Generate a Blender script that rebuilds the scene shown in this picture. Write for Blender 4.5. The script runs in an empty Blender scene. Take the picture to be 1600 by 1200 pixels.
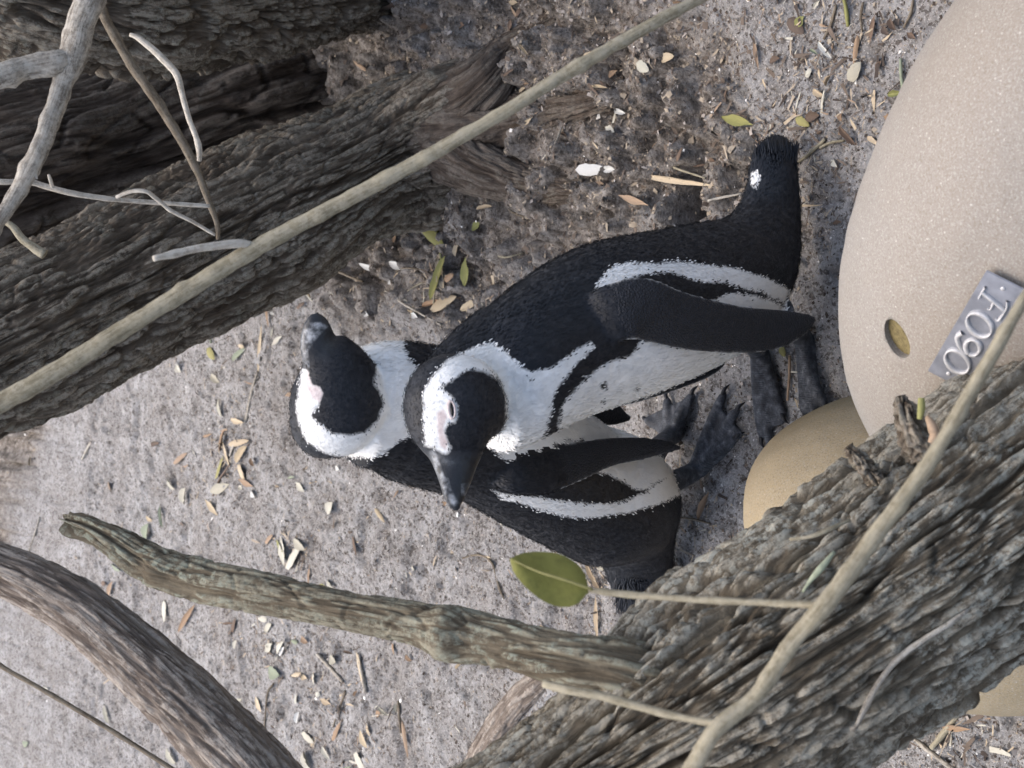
import bpy, bmesh, math, random
import numpy as np
from mathutils import Vector, Matrix
from mathutils.kdtree import KDTree

# ------------------------------------------------------------------ camera, sky, sun
S = bpy.context.scene
COL = S.collection
H, TH, F = 1.21, math.radians(38), 2300.0
CT, ST = math.cos(TH), math.sin(TH)
CAM = Vector((0, 0, H))
DV, RV, UV = Vector((0, CT, -ST)), Vector((0, -ST, -CT)), Vector((1, 0, 0))
cd = bpy.data.cameras.new('camera')
cd.sensor_fit = 'HORIZONTAL'; cd.sensor_width = 36; cd.lens = 36 * F / 1600
cd.clip_start = 0.02; cd.clip_end = 1500
cd.dof.use_dof = True; cd.dof.focus_distance = 1.45; cd.dof.aperture_fstop = 16
cam = bpy.data.objects.new('camera', cd); COL.objects.link(cam)
M3 = Matrix((RV, UV, -DV)).transposed()          # held sideways: world up is picture left
cam.matrix_world = Matrix.Translation(CAM) @ M3.to_4x4()
S.camera = cam

SUN_EL, SUN_AZ = math.radians(66), math.radians(20)   # azimuth measured from +Y towards -X
W = bpy.data.worlds.new('World'); S.world = W; W.use_nodes = True
wn = W.node_tree.nodes; wl = W.node_tree.links
sky = wn.new('ShaderNodeTexSky'); sky.sky_type = 'NISHITA'; sky.sun_disc = False
sky.sun_elevation = SUN_EL; sky.sun_rotation = -SUN_AZ
sky.air_density = 1.0; sky.dust_density = 5.0; sky.ozone_density = 1.0
wl.new(sky.outputs[0], wn['Background'].inputs[0]); wn['Background'].inputs[1].default_value = 0.15
sl = bpy.data.lights.new('sun', 'SUN'); sl.energy = 1.0; sl.angle = math.radians(70); sl.color = (1, 0.99, 0.98)
sun = bpy.data.objects.new('sun', sl); COL.objects.link(sun)
sd = Vector((-math.sin(SUN_AZ) * math.cos(SUN_EL), math.cos(SUN_AZ) * math.cos(SUN_EL), math.sin(SUN_EL)))
sun.rotation_euler = sd.to_track_quat('Z', 'Y').to_euler(); sun.location = (0, 0, 6)
vs = S.view_settings; vs.view_transform = 'Standard'; vs.look = 'None'; vs.gamma = 1; vs.exposure = 1.27
S.cycles.max_bounces = 6
random.seed(7)
RNG = np.random.default_rng(7)

# ------------------------------------------------------------------ helpers
def ray(px, py): return DV + RV * ((px - 800) / F) + UV * ((600 - py) / F)
def at(px, py, t): return CAM + ray(px, py) * t
def on_z(px, py, z=0.0):
    r = ray(px, py); return CAM + r * ((z - H) / r.z)
def on_y(px, py, y):
    r = ray(px, py); return CAM + r * (y / r.y)

def tag(o, label=None, cat=None, group=None, kind=None):
    if label: o['label'] = label
    if cat: o['category'] = cat
    if group: o['group'] = group
    if kind: o['kind'] = kind
    return o
def empty(name, loc=(0, 0, 0)):
    o = bpy.data.objects.new(name, None); COL.objects.link(o); o.location = loc; o.empty_display_size = .05
    return o
def link(name, me, mat=None, parent=None):
    o = bpy.data.objects.new(name, me); COL.objects.link(o)
    if mat is not None and not me.materials:
        for m in (mat if isinstance(mat, (list, tuple)) else [mat]): me.materials.append(m)
    if parent is not None:
        o.parent = parent
        o.matrix_parent_inverse = Matrix.Translation(-parent.location)
    return o
def mesh_np(name, V, Fc, smooth=True):
    """V (n,3) array, Fc (m,4) or (m,3) array or list of both"""
    me = bpy.data.meshes.new(name)
    arrs = Fc if isinstance(Fc, list) else [Fc]
    arrs = [np.asarray(a, dtype=np.int32) for a in arrs if len(a)]
    V = np.asarray(V, dtype=np.float32)
    me.vertices.add(len(V)); me.vertices.foreach_set('co', V.ravel())
    nl = sum(a.size for a in arrs); npoly = sum(len(a) for a in arrs)
    me.loops.add(nl); me.polygons.add(npoly)
    me.loops.foreach_set('vertex_index', np.concatenate([a.ravel() for a in arrs]))
    tot = np.concatenate([np.full(len(a), a.shape[1], dtype=np.int32) for a in arrs])
    st = np.concatenate([[0], np.cumsum(tot)[:-1]]).astype(np.int32)
    me.polygons.foreach_set('loop_start', st); me.polygons.foreach_set('loop_total', tot)
    if smooth: me.polygons.foreach_set('use_smooth', np.ones(npoly, dtype=bool))
    me.update(calc_edges=True); me.validate()
    return me
def attr(me, name, arr):
    a = me.attributes.new(name, 'FLOAT', 'POINT'); a.data.foreach_set('value', np.asarray(arr, dtype=np.float32))

def _h(ix, iy, iz, seed):
    n = (ix * 374761393 + iy * 668265263 + iz * 2147483647 + seed * 1442695041) & 0xffffffff
    n = ((n ^ (n >> 13)) * 1274126177) & 0xffffffff
    n = ((n ^ (n >> 16)) * 2246822519) & 0xffffffff
    return ((n ^ (n >> 15)) & 0xffffff) / 16777215.0
def vnoise(P, scale, seed=0):
    P = np.asarray(P, dtype=np.float64) * scale
    I = np.floor(P).astype(np.int64); f = P - I; f = f * f * f * (f * (f * 6 - 15) + 10)
    x, y, z = I[:, 0], I[:, 1], I[:, 2]; r = 0
    for dx in (0, 1):
        wx = f[:, 0] if dx else 1 - f[:, 0]
        for dy in (0, 1):
            wy = f[:, 1] if dy else 1 - f[:, 1]
            for dz in (0, 1):
                wz = f[:, 2] if dz else 1 - f[:, 2]
                r = r + wx * wy * wz * _h(x + dx, y + dy, z + dz, seed)
    return r
def fbm(P, scale, seed=0, octv=4, gain=.5):
    r = 0; a = 1; tot = 0
    for k in range(octv):
        r = r + a * vnoise(P, scale * 2 ** k, seed + 17 * k); tot += a; a *= gain
    return r / tot
def voro(u, v, nv, seed):
    """cellular pattern, v periodic with nv cells; returns F1, F2, cell random"""
    iu = np.floor(u).astype(np.int64); iv = np.floor(v).astype(np.int64)
    f1 = np.full(len(u), 9.); f2 = np.full(len(u), 9.); cid = np.zeros(len(u)); cid2 = np.zeros(len(u))
    for du in (-1, 0, 1):
        for dv in (-1, 0, 1):
            cu = iu + du; cv = iv + dv; cw = np.mod(cv, nv) if nv else cv
            pu = cu + _h(cu, cw, 0 * cu + 3, seed); pv = cv + _h(cu, cw, 0 * cu + 5, seed)
            d = np.sqrt((pu - u) ** 2 + (pv - v) ** 2); rnd = _h(cu, cw, 0 * cu + 9, seed)
            nearer = d < f1
            cid2 = np.where(nearer, cid, np.where(d < f2, rnd, cid2)); f2 = np.where(nearer, f1, np.minimum(f2, d)); cid = np.where(nearer, rnd, cid); f1 = np.where(nearer, d, f1)
    return f1, f2, cid, cid2
def sstep(a, b, x):
    t = np.clip((x - a) / (b - a), 0, 1); return t * t * (3 - 2 * t)
def spline(P, n):
    """Catmull-Rom resample of rows of P to n rows, even in arc length of the first three columns"""
    P = np.asarray(P, dtype=float)
    if len(P) == 2: P = np.vstack([P[0], P.mean(0), P[1]])
    Q = np.vstack([2 * P[0] - P[1], P, 2 * P[-1] - P[-2]]); out = []
    for i in range(1, len(Q) - 2):
        t = np.linspace(0, 1, 40, endpoint=False)[:, None]
        a, b, c_, d = Q[i - 1], Q[i], Q[i + 1], Q[i + 2]
        out.append(.5 * (2 * b + (c_ - a) * t + (2 * a - 5 * b + 4 * c_ - d) * t ** 2 + (3 * b - a - 3 * c_ + d) * t ** 3))
    out.append(P[-1:]); D = np.vstack(out)
    L = np.concatenate([[0], np.cumsum(np.linalg.norm(np.diff(D[:, :3], axis=0), axis=1))])
    q = np.linspace(0, L[-1], n)
    return np.stack([np.interp(q, L, D[:, k]) for k in range(D.shape[1])], 1), q
def unit(a): return a / np.maximum(np.linalg.norm(a, axis=-1, keepdims=True), 1e-12)
def grid_faces(nu, nv, wrap=True, off=0):
    i = np.arange(nu - 1)[:, None]; j = np.arange(nv if wrap else nv - 1)[None, :]; j2 = (j + 1) % nv
    return np.stack([i * nv + j, i * nv + j2, (i + 1) * nv + j2, (i + 1) * nv + j], -1).reshape(-1, 4) + off
def caps(nu, nv, c0, c1, off=0):
    j = np.arange(nv); j2 = (j + 1) % nv; b = (nu - 1) * nv
    return np.concatenate([np.stack([np.full(nv, c0), j2 + off, j + off], 1), np.stack([np.full(nv, c1), b + j + off, b + j2 + off], 1)])

def tube(name, pts, nu, nv, disp=None, squash=None):
    """pts rows (x,y,z,r). disp(Pos, u, v, perim, phi) -> outward metres + dict of attributes"""
    C, L = spline(pts, nu)
    r = C[:, 3]; P = C[:, :3]; T = unit(np.gradient(P, axis=0))
    n = np.cross(T[0], [0.3, 0.2, 1.0]); n = n / np.linalg.norm(n); N = []
    for t in T:
        n = n - t * n.dot(t); n = n / np.linalg.norm(n); N.append(n)
    N = np.array(N); B = np.cross(T, N)
    ph = np.linspace(0, 2 * np.pi, nv, endpoint=False)
    R = N[:, None, :] * np.cos(ph)[None, :, None] + B[:, None, :] * np.sin(ph)[None, :, None]
    Pos = (P[:, None, :] + R * r[:, None, None]).reshape(-1, 3); Rf = R.reshape(-1, 3)
    at_ = {}
    if disp is not None:
        per = 2 * np.pi * r.mean()
        u = np.repeat(L, nv); v = np.tile(ph / (2 * np.pi), nu)
        d, at_ = disp(Pos, u, v, per, np.tile(ph, nu))
        Pos = Pos + Rf * d[:, None]
    k = len(Pos); ring0 = Pos[:nv].mean(0); ring1 = Pos[-nv:].mean(0)
    V = np.vstack([Pos, ring0, ring1])
    me = mesh_np(name, V, [grid_faces(nu, nv)[:, ::-1], caps(nu, nv, k, k + 1)[:, ::-1]])
    for kk, a in at_.items():
        if a.ndim == 2:
            va = me.attributes.new(kk, 'FLOAT_VECTOR', 'POINT'); va.data.foreach_set('vector', np.vstack([a, a[:1], a[-1:]]).astype(np.float32).ravel())
        else: attr(me, kk, np.concatenate([a, [0, 0]]))
    return me
def pxpath(rows):
    """rows (px, py, half width px, depth) -> (x,y,z,r)"""
    out = []
    for (x, y, w, t) in rows:
        p = at(x, y, t); out.append((p.x, p.y, p.z, w * t / F))
    return out

# ------------------------------------------------------------------ materials
def mat(name):
    m = bpy.data.materials.new(name); m.use_nodes = True
    nt = m.node_tree; return m, nt, nt.nodes['Principled BSDF']
class NB:
    def __init__(s, nt): s.nt = nt; s.co = nt.nodes.new('ShaderNodeTexCoord')
    def lk(s, a, b): s.nt.links.new(a, b)
    def noise(s, scale, detail=4, rough=.55, vec=None, dist=0):
        n = s.nt.nodes.new('ShaderNodeTexNoise'); n.inputs['Scale'].default_value = scale
        n.inputs['Detail'].default_value = detail; n.inputs['Roughness'].default_value = rough; n.inputs['Distortion'].default_value = dist
        s.lk(vec if vec is not None else s.co.outputs['Object'], n.inputs['Vector']); return n.outputs['Fac']
    def vor(s, scale, out='Distance', vec=None, feat='F1'):
        n = s.nt.nodes.new('ShaderNodeTexVoronoi'); n.feature = feat; n.inputs['Scale'].default_value = scale
        s.lk(vec if vec is not None else s.co.outputs['Object'], n.inputs['Vector']); return n.outputs[out]
    def ramp(s, fac, stops, interp='LINEAR'):
        n = s.nt.nodes.new('ShaderNodeValToRGB'); n.color_ramp.interpolation = interp
        e = n.color_ramp.elements
        while len(e) < len(stops): e.new(.5)
        for q, (p, c) in zip(e, stops):
            q.position = p; q.color = (*c, 1) if isinstance(c, (tuple, list)) else (c, c, c, 1)
        s.lk(fac, n.inputs['Fac']); return n.outputs['Color']
    def mix(s, fac, a, b, mode='MIX'):
        n = s.nt.nodes.new('ShaderNodeMix'); n.data_type = 'RGBA'; n.blend_type = mode
        for sock, val in ((n.inputs[0], fac), (n.inputs[6], a), (n.inputs[7], b)):
            if isinstance(val, (int, float)): sock.default_value = val if sock == n.inputs[0] else (val, val, val, 1)
            elif isinstance(val, (tuple, list)): sock.default_value = (*val, 1)
            else: s.lk(val, sock)
        return n.outputs[2]
    def math(s, op, a, b=0.0, c=None, clamp=False):
        n = s.nt.nodes.new('ShaderNodeMath'); n.operation = op; n.use_clamp = clamp
        for i, v in enumerate([a, b] if c is None else [a, b, c]):
            if isinstance(v, (int, float)): n.inputs[i].default_value = v
            else: s.lk(v, n.inputs[i])
        return n.outputs[0]
    def attr(s, name):
        n = s.nt.nodes.new('ShaderNodeAttribute'); n.attribute_name = name; return n.outputs['Fac']
    def rnd(s): return s.nt.nodes.new('ShaderNodeObjectInfo').outputs['Random']
    def mapping(s, sc, rot=(0, 0, 0)):
        n = s.nt.nodes.new('ShaderNodeMapping'); n.inputs['Scale'].default_value = sc; n.inputs['Rotation'].default_value = rot
        s.lk(s.co.outputs['Object'], n.inputs['Vector']); return n.outputs['Vector']
    def bump(s, h, strength, dist, prev=None):
        n = s.nt.nodes.new('ShaderNodeBump'); n.inputs['Strength'].default_value = strength; n.inputs['Distance'].default_value = dist
        s.lk(h, n.inputs['Height'])
        if prev is not None: s.lk(prev, n.inputs['Normal'])
        return n.outputs['Normal']

def bark_material(name, dark, mid, light, lichen, lichen_amt, bumpd=.002, crust=None, crust_amt=.8):
    m, nt, b = mat(name); q = NB(nt)
    gn = nt.nodes.new('ShaderNodeAttribute'); gn.attribute_name = 'grain'; g = gn.outputs['Vector']
    n1 = q.noise(60, 7, .7, g); n2 = q.noise(230, 5, .75, g); n3 = q.noise(6, 3)
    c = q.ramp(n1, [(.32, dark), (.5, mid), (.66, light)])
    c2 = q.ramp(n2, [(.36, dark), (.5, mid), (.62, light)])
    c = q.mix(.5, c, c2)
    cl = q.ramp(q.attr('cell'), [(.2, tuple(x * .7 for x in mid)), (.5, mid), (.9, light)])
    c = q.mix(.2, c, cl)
    # grey crust and lichen kept to raised plates; dark furrows double as painted shade
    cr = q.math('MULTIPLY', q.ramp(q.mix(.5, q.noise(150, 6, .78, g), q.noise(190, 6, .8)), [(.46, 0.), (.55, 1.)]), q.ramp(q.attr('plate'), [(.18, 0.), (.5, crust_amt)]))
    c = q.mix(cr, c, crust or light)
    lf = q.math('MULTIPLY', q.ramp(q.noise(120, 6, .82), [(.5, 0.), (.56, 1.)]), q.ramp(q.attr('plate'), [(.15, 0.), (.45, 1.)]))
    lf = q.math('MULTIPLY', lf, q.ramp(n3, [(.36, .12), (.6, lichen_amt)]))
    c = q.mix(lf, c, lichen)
    q.lk(c, b.inputs['Base Color']); b.inputs['Roughness'].default_value = .92; b.inputs['Specular IOR Level'].default_value = .15
    nb = q.bump(q.noise(420, 4, .7, g), 1., bumpd)
    nb = q.bump(q.noise(130, 4, .65, g), 1., bumpd * 1.8, nb)
    q.lk(q.bump(q.noise(260, 4, .75), .6, bumpd, nb), b.inputs['Normal'])
    return m
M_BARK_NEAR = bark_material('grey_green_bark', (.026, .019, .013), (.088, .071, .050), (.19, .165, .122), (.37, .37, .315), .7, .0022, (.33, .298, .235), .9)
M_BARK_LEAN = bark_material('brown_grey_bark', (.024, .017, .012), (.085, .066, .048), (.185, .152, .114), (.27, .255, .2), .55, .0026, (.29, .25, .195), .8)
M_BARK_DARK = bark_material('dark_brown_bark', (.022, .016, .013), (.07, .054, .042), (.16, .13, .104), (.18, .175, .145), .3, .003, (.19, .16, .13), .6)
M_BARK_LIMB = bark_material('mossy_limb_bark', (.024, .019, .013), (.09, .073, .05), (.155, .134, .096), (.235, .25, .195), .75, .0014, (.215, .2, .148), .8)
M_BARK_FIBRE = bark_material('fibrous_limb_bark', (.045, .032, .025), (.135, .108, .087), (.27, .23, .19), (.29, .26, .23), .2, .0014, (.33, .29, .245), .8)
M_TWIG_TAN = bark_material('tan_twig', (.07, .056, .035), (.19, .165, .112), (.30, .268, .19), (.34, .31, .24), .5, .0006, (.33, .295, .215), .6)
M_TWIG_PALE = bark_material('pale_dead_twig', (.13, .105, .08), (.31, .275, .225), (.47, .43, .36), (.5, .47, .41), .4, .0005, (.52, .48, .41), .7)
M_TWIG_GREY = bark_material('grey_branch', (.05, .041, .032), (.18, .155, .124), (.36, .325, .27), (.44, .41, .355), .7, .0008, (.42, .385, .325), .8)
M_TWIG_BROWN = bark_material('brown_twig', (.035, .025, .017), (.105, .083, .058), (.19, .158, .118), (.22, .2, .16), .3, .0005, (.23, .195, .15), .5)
# ground
m, nt, b = mat('sand_and_litter'); q = NB(nt)
mul = q.attr('mulch')
n_mid = q.noise(9, 5, .6); n_fine = q.noise(420, 3, .6); n_clod = q.noise(70, 5, .65)
sand = q.ramp(q.noise(30, 6, .65), [(.3, (.185, .176, .166)), (.5, (.318, .309, .299)), (.7, (.43, .422, .412))])
sand = q.mix(q.ramp(n_mid, [(.38, .5), (.62, 0.)]), sand, (.2, .18, .162))
sand = q.mix(q.ramp(q.vor(260, 'Color'), [(.66, 0.), (.78, .7)]), sand, (.06, .047, .038))
sand = q.mix(q.ramp(q.noise(150, 4, .75), [(.34, .75), (.46, 0.)]), sand, (.085, .068, .056))
sand = q.mix(q.ramp(n_fine, [(.54, 0.), (.66, .7)]), sand, (.50, .475, .445))
soil = q.ramp(n_clod, [(.34, (.075, .063, .052)), (.46, (.16, .139, .118)), (.56, (.255, .227, .198)), (.68, (.38, .35, .315))])
soil = q.mix(q.ramp(q.noise(190, 5, .75), [(.54, 0.), (.64, .7)]), soil, (.30, .27, .24))
soil = q.mix(q.ramp(q.noise(240, 4, .7), [(.36, .7), (.44, 0.)]), soil, (.03, .023, .018))
c = q.mix(mul, sand, soil)
q.lk(c, b.inputs['Base Color']); b.inputs['Roughness'].default_value = .95; b.inputs['Specular IOR Level'].default_value = .15
nb = q.bump(q.noise(520, 4, .7), 1., .002)
nb = q.bump(q.noise(150, 5, .7), 1., .006, nb)
q.lk(nb, b.inputs['Normal']); M_GROUND = m

def pod_material(name, a, b_, stain):
    m, nt, b = mat(name); q = NB(nt)
    c = q.ramp(q.noise(5, 4, .6), [(.3, a), (.7, b_)])
    c = q.mix(q.ramp(q.noise(2.6, 3, .5), [(.46, 0.), (.66, .75)]), c, stain)
    c = q.mix(q.ramp(q.noise(620, 3, .7), [(.5, 0.), (.66, .5)]), c, (.37, .37, .33))
    c = q.mix(q.ramp(q.noise(520, 3, .7), [(.34, .5), (.47, 0.)]), c, (.15, .12, .09))
    c = q.mix(q.ramp(q.vor(120, 'Distance'), [(.07, .55), (.11, 0.)]), c, (.46, .435, .39))
    c = q.mix(q.ramp(q.noise(22, 5, .7), [(.66, 0.), (.76, .35)]), c, (.2, .165, .125))
    q.lk(c, b.inputs['Base Color']); b.inputs['Roughness'].default_value = .9; b.inputs['Specular IOR Level'].default_value = .2
    nb = q.bump(q.noise(420, 4, .7), .5, .0012); q.lk(q.bump(q.noise(60, 3), .3, .002, nb), b.inputs['Normal']); return m
M_POD_GREY = pod_material('grey_tan_cast_shell', (.215, .196, .175), (.255, .236, .213), (.222, .187, .15))
M_POD_TAN = pod_material('tan_cast_shell', (.29, .228, .138), (.335, .27, .172), (.225, .165, .07))

m, nt, b = mat('yellow_core'); q = NB(nt)
q.lk(q.ramp(q.noise(220, 4, .7), [(.3, (.07, .053, .02)), (.6, (.165, .13, .055))]), b.inputs['Base Color']); b.inputs['Roughness'].default_value = .9; M_CORE = m
m, nt, b = mat('brushed_aluminium'); q = NB(nt)
q.lk(q.ramp(q.noise(90, 5), [(.3, (.27, .28, .31)), (.7, (.39, .40, .44))]), b.inputs['Base Color'])
b.inputs['Metallic'].default_value = .75; q.lk(q.ramp(q.noise(60, 4), [(.3, .34), (.7, .5)]), b.inputs['Roughness'])
q.lk(q.bump(q.noise(300, 3), .12, .001), b.inputs['Normal']); M_TAG = m
m, nt, b = mat('scuffed_bare_metal'); q = NB(nt)
q.lk(q.ramp(q.noise(200, 4), [(.3, (.32, .315, .31)), (.7, (.50, .49, .48))]), b.inputs['Base Color']); b.inputs['Metallic'].default_value = .3
b.inputs['Roughness'].default_value = .5; M_GLYPH = m

# penguin
m, nt, b = mat('penguin_plumage'); q = NB(nt)
fm = q.noise(260, 3, .6)
edge = q.math('ADD', q.attr('white'), q.math('MULTIPLY', q.math('SUBTRACT', q.noise(60, 2, .5), .5), .005))
edge = q.math('ADD', edge, q.math('MULTIPLY', q.math('SUBTRACT', q.noise(420, 2, .6), .5), .003))
wf = q.math('MULTIPLY_ADD', edge, 300., .5, clamp=True)
blk = q.ramp(q.noise(120, 4), [(.3, (.006, .007, .0098)), (.7, (.013, .0148, .02))])
wht = q.ramp(q.noise(60, 4), [(.3, (.74, .73, .695)), (.7, (.82, .815, .79))])
c = q.mix(wf, blk, wht)
pk = q.math('MULTIPLY_ADD', q.attr('pink'), 400., .5, clamp=True)
c = q.mix(pk, c, q.ramp(q.noise(300, 3), [(.3, (.50, .41, .39)), (.7, (.66, .57, .54))]))
c = q.mix(q.attr('flipper'), c, q.ramp(q.noise(160, 4), [(.3, (.004, .005, .008)), (.75, (.010, .012, .0175))]))
c = q.mix(q.math('MULTIPLY_ADD', q.attr('rim'), 1., 0., clamp=True), c, (.6, .6, .58))
c = q.mix(q.attr('foot'), c, q.ramp(q.noise(110, 5, .65), [(.34, (.012, .0135, .017)), (.5, (.03, .033, .04)), (.62, (.075, .08, .09)), (.75, (.17, .17, .17))]))
bl = q.ramp(q.noise(45, 5, .65), [(.4, (.010, .0105, .012)), (.6, (.024, .0255, .028)), (.74, (.11, .115, .12))])
c = q.mix(q.attr('bill'), c, bl)
c = q.mix(q.math('MULTIPLY_ADD', q.attr('band'), 500., .5, clamp=True), c, q.ramp(q.noise(150, 4), [(.38, (.03, .032, .034)), (.52, (.14, .145, .15)), (.7, (.36, .37, .38))]))
q.lk(c, b.inputs['Base Color'])
q.lk(q.math('SUBTRACT', .62, q.math('MULTIPLY', q.attr('bill'), .27)), b.inputs['Roughness'])
b.inputs['Specular IOR Level'].default_value = .35
b.inputs['Sheen Weight'].default_value = .04; b.inputs['Sheen Roughness'].default_value = .5
wr = q.math('MULTIPLY', q.math('SINE', q.math('ADD', q.math('MULTIPLY', q.attr('toe'), 1900.), q.math('MULTIPLY', q.noise(70, 3), 9.))), q.attr('foot'))
nb = q.bump(wr, .35, .0008)
nb = q.bump(q.noise(260, 5, .7), .35, .0014, nb)
nb = q.bump(q.math('MULTIPLY', q.vor(520), q.attr('flipper')), .8, .0012, nb); nb = q.bump(q.noise(170, 4, .6), .4, .0016, nb)
q.lk(nb, b.inputs['Normal']); M_PENG = m
def flat(name, col, rough=.6, var=.25, sc=80):
    m, nt, b = mat(name); q = NB(nt)
    lo = tuple(x * (1 - var) for x in col); hi = tuple(min(1, x * (1 + var)) for x in col)
    q.lk(q.ramp(q.noise(sc, 4, .6), [(.3, lo), (.7, hi)]), b.inputs['Base Color']); b.inputs['Roughness'].default_value = rough
    b.inputs['Specular IOR Level'].default_value = .3
    return m
M_EYE = flat('dark_eye', (.006, .005, .005), .12, .1)
M_LID = flat('pink_white_eyelid', (.55, .47, .44), .6, .12, 300)
M_CLAW = flat('black_claw', (.012, .012, .014), .35)
M_TAILF = flat('tail_quill_black', (.008, .0095, .0135), .5)
M_TUFT_B = flat('black_feather', (.0075, .0088, .0125), .5, .35)
M_TUFT_W = flat('white_feather', (.80, .79, .76), .7, .04)

# litter
def leaf_material(name, cols, transl=.15):
    m, nt, b = mat(name); q = NB(nt)
    base = q.ramp(q.rnd(), [(i / max(1, len(cols) - 1), cc) for i, cc in enumerate(cols)])
    c = q.mix(q.ramp(q.noise(120, 4, .65), [(.45, 0.), (.75, .7)]), base, tuple(x * .5 for x in cols[0]))
    q.lk(c, b.inputs['Base Color']); b.inputs['Roughness'].default_value = .7; b.inputs['Specular IOR Level'].default_value = .3
    q.lk(q.bump(q.noise(250, 3), .4, .001), b.inputs['Normal']); return m
M_LEAF = {
 'orange': leaf_material('dry_orange_leaf', [(.25, .165, .10), (.29, .205, .135), (.22, .155, .105)]),
 'tan': leaf_material('dry_tan_leaf', [(.36, .29, .19), (.45, .37, .26), (.3, .23, .15)]),
 'pale': leaf_material('bleached_leaf', [(.36, .34, .27), (.46, .44, .37), (.32, .295, .23)]),
 'olive': leaf_material('olive_leaf', [(.22, .205, .065), (.18, .185, .065), (.26, .23, .09)]),
 'green': leaf_material('grey_green_leaf', [(.2, .225, .155), (.235, .26, .19), (.17, .19, .12)]),
 'brown': leaf_material('brown_leaf', [(.1, .068, .048), (.15, .1, .068), (.075, .055, .042)]),
 'white': leaf_material('white_petal', [(.54, .535, .5), (.48, .48, .46), (.58, .57, .52)]),
}
M_FRESH = leaf_material('fresh_olive_leaf', [(.16, .155, .035), (.165, .16, .038), (.16, .155, .035)])

# ------------------------------------------------------------------ ground
MULCH_PX = [(470, 385), (590, 470), (700, 500), (760, 490), (830, 440), (930, 380), (1060, 345), (1140, 300), (1165, 210), (1120, 120), (1130, 40), (1080, -40), (900, -300), (300, -300), (350, 100)]
MULCH = np.array([on_z(*p)[:2] for p in MULCH_PX])
PIT = on_z(1066, 318)
def poly_sd(Q, poly):
    """signed distance, positive inside"""
    Q = np.asarray(Q, float); poly = np.asarray(poly, float)
    a = poly; b_ = np.roll(poly, -1, axis=0); best = np.full(len(Q), 1e9); ins = np.zeros(len(Q), bool)
    for p, r in zip(a, b_):
        e = r - p; w = Q - p; t = np.clip((w @ e) / max(e @ e, 1e-12), 0, 1)
        d = w - t[:, None] * e; best = np.minimum(best, (d * d).sum(1))
        cond = (p[1] > Q[:, 1]) != (r[1] > Q[:, 1])
        xx = (r[0] - p[0]) * (Q[:, 1] - p[1]) / (r[1] - p[1] if r[1] != p[1] else 1e-12) + p[0]
        ins ^= cond & (Q[:, 0] < xx)
    return np.where(ins, 1, -1) * np.sqrt(best)
def mulch_amt(Q):
    P = np.column_stack([Q, np.zeros(len(Q))])
    sd_ = poly_sd(Q, MULCH) + (fbm(P, 9, 5) - .5) * .22
    far = sstep(-.05, .07, Q[:, 1] - (3.1 - .84 * Q[:, 0]) + .3 * (fbm(P, 4, 8) - .5))
    return np.maximum(sstep(-.10, .10, sd_), far)
def ground_z(Q):
    Q = np.asarray(Q, float).reshape(-1, 2)
    P = np.column_stack([Q, np.zeros(len(Q))])
    mu = mulch_amt(Q)
    near = sstep(6., 3., np.hypot(Q[:, 0], Q[:, 1] - 1.5))
    z = (fbm(P, 3.5, 1, 3) - .5) * .028
    dim = fbm(P * [1, 1, 1], 24, 2, 3)
    z = z - .010 * sstep(.58, .8, dim) + .006 * (dim - .5)
    dm2 = fbm(P, 62, 12, 2); z = z - .006 * sstep(.62, .82, dm2) * near
    z = z + (fbm(P, 95, 3, 3) - .5) * (.007 + .013 * mu) * near
    cl = fbm(P, 34, 31, 3); z = z + .03 * mu * (sstep(.42, .62, cl) - .5) * near
    bank = np.exp(-(((Q[:, 0] - .70) / .28) ** 2 + ((Q[:, 1] - 1.80) / .40) ** 2))
    z = z + .10 * bank
    z = z - .15 * sstep(1.25, .55, np.hypot((Q[:, 0] - PIT.x) / .036, (Q[:, 1] - PIT.y) / .028) + .5 * (fbm(P, 40, 44, 2) - .5))
    z = z + .07 * sstep(2.6, 4.2, Q[:, 1])
    return z
def axis(lo, hi, step, far):
    core = np.arange(lo, hi + step / 2, step); g = []; d = step; x = 0
    while x < far: d *= 1.22; x += d; g.append(x)
    g = np.array(g); return np.concatenate([lo - g[::-1], core, hi + g])
gx = axis(-.85, 1.15, .0042, 300); gy = axis(.55, 3.0, .0052, 300)
GX, GY = np.meshgrid(gx, gy, indexing='xy'); Q = np.column_stack([GX.ravel(), GY.ravel()])
gzv = ground_z(Q)
gme = mesh_np('ground', np.column_stack([Q, gzv]), grid_faces(len(gy), len(gx), wrap=False))
attr(gme, 'mulch', mulch_amt(Q)); GQ = Q
tag(link('ground', gme, M_GROUND), kind='structure')
GZ = gzv.reshape(len(gy), len(gx)); GMU = mulch_amt(Q).reshape(len(gy), len(gx))
def glook(A, Q):
    Q = np.asarray(Q, float).reshape(-1, 2)
    i = np.clip(np.searchsorted(gx, Q[:, 0]) - 1, 0, len(gx) - 2); j = np.clip(np.searchsorted(gy, Q[:, 1]) - 1, 0, len(gy) - 2)
    a = (Q[:, 0] - gx[i]) / (gx[i + 1] - gx[i]); b_ = (Q[:, 1] - gy[j]) / (gy[j + 1] - gy[j])
    return (A[j, i] * (1 - a) + A[j, i + 1] * a) * (1 - b_) + (A[j + 1, i] * (1 - a) + A[j + 1, i + 1] * a) * b_
def gz(x, y): return float(glook(GZ, [[x, y]])[0])
def on_ground(px, py):
    z = 0.
    for _ in range(4):
        p = on_z(px, py, z); z = gz(p.x, p.y)
    return Vector((p.x, p.y, z))

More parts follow.
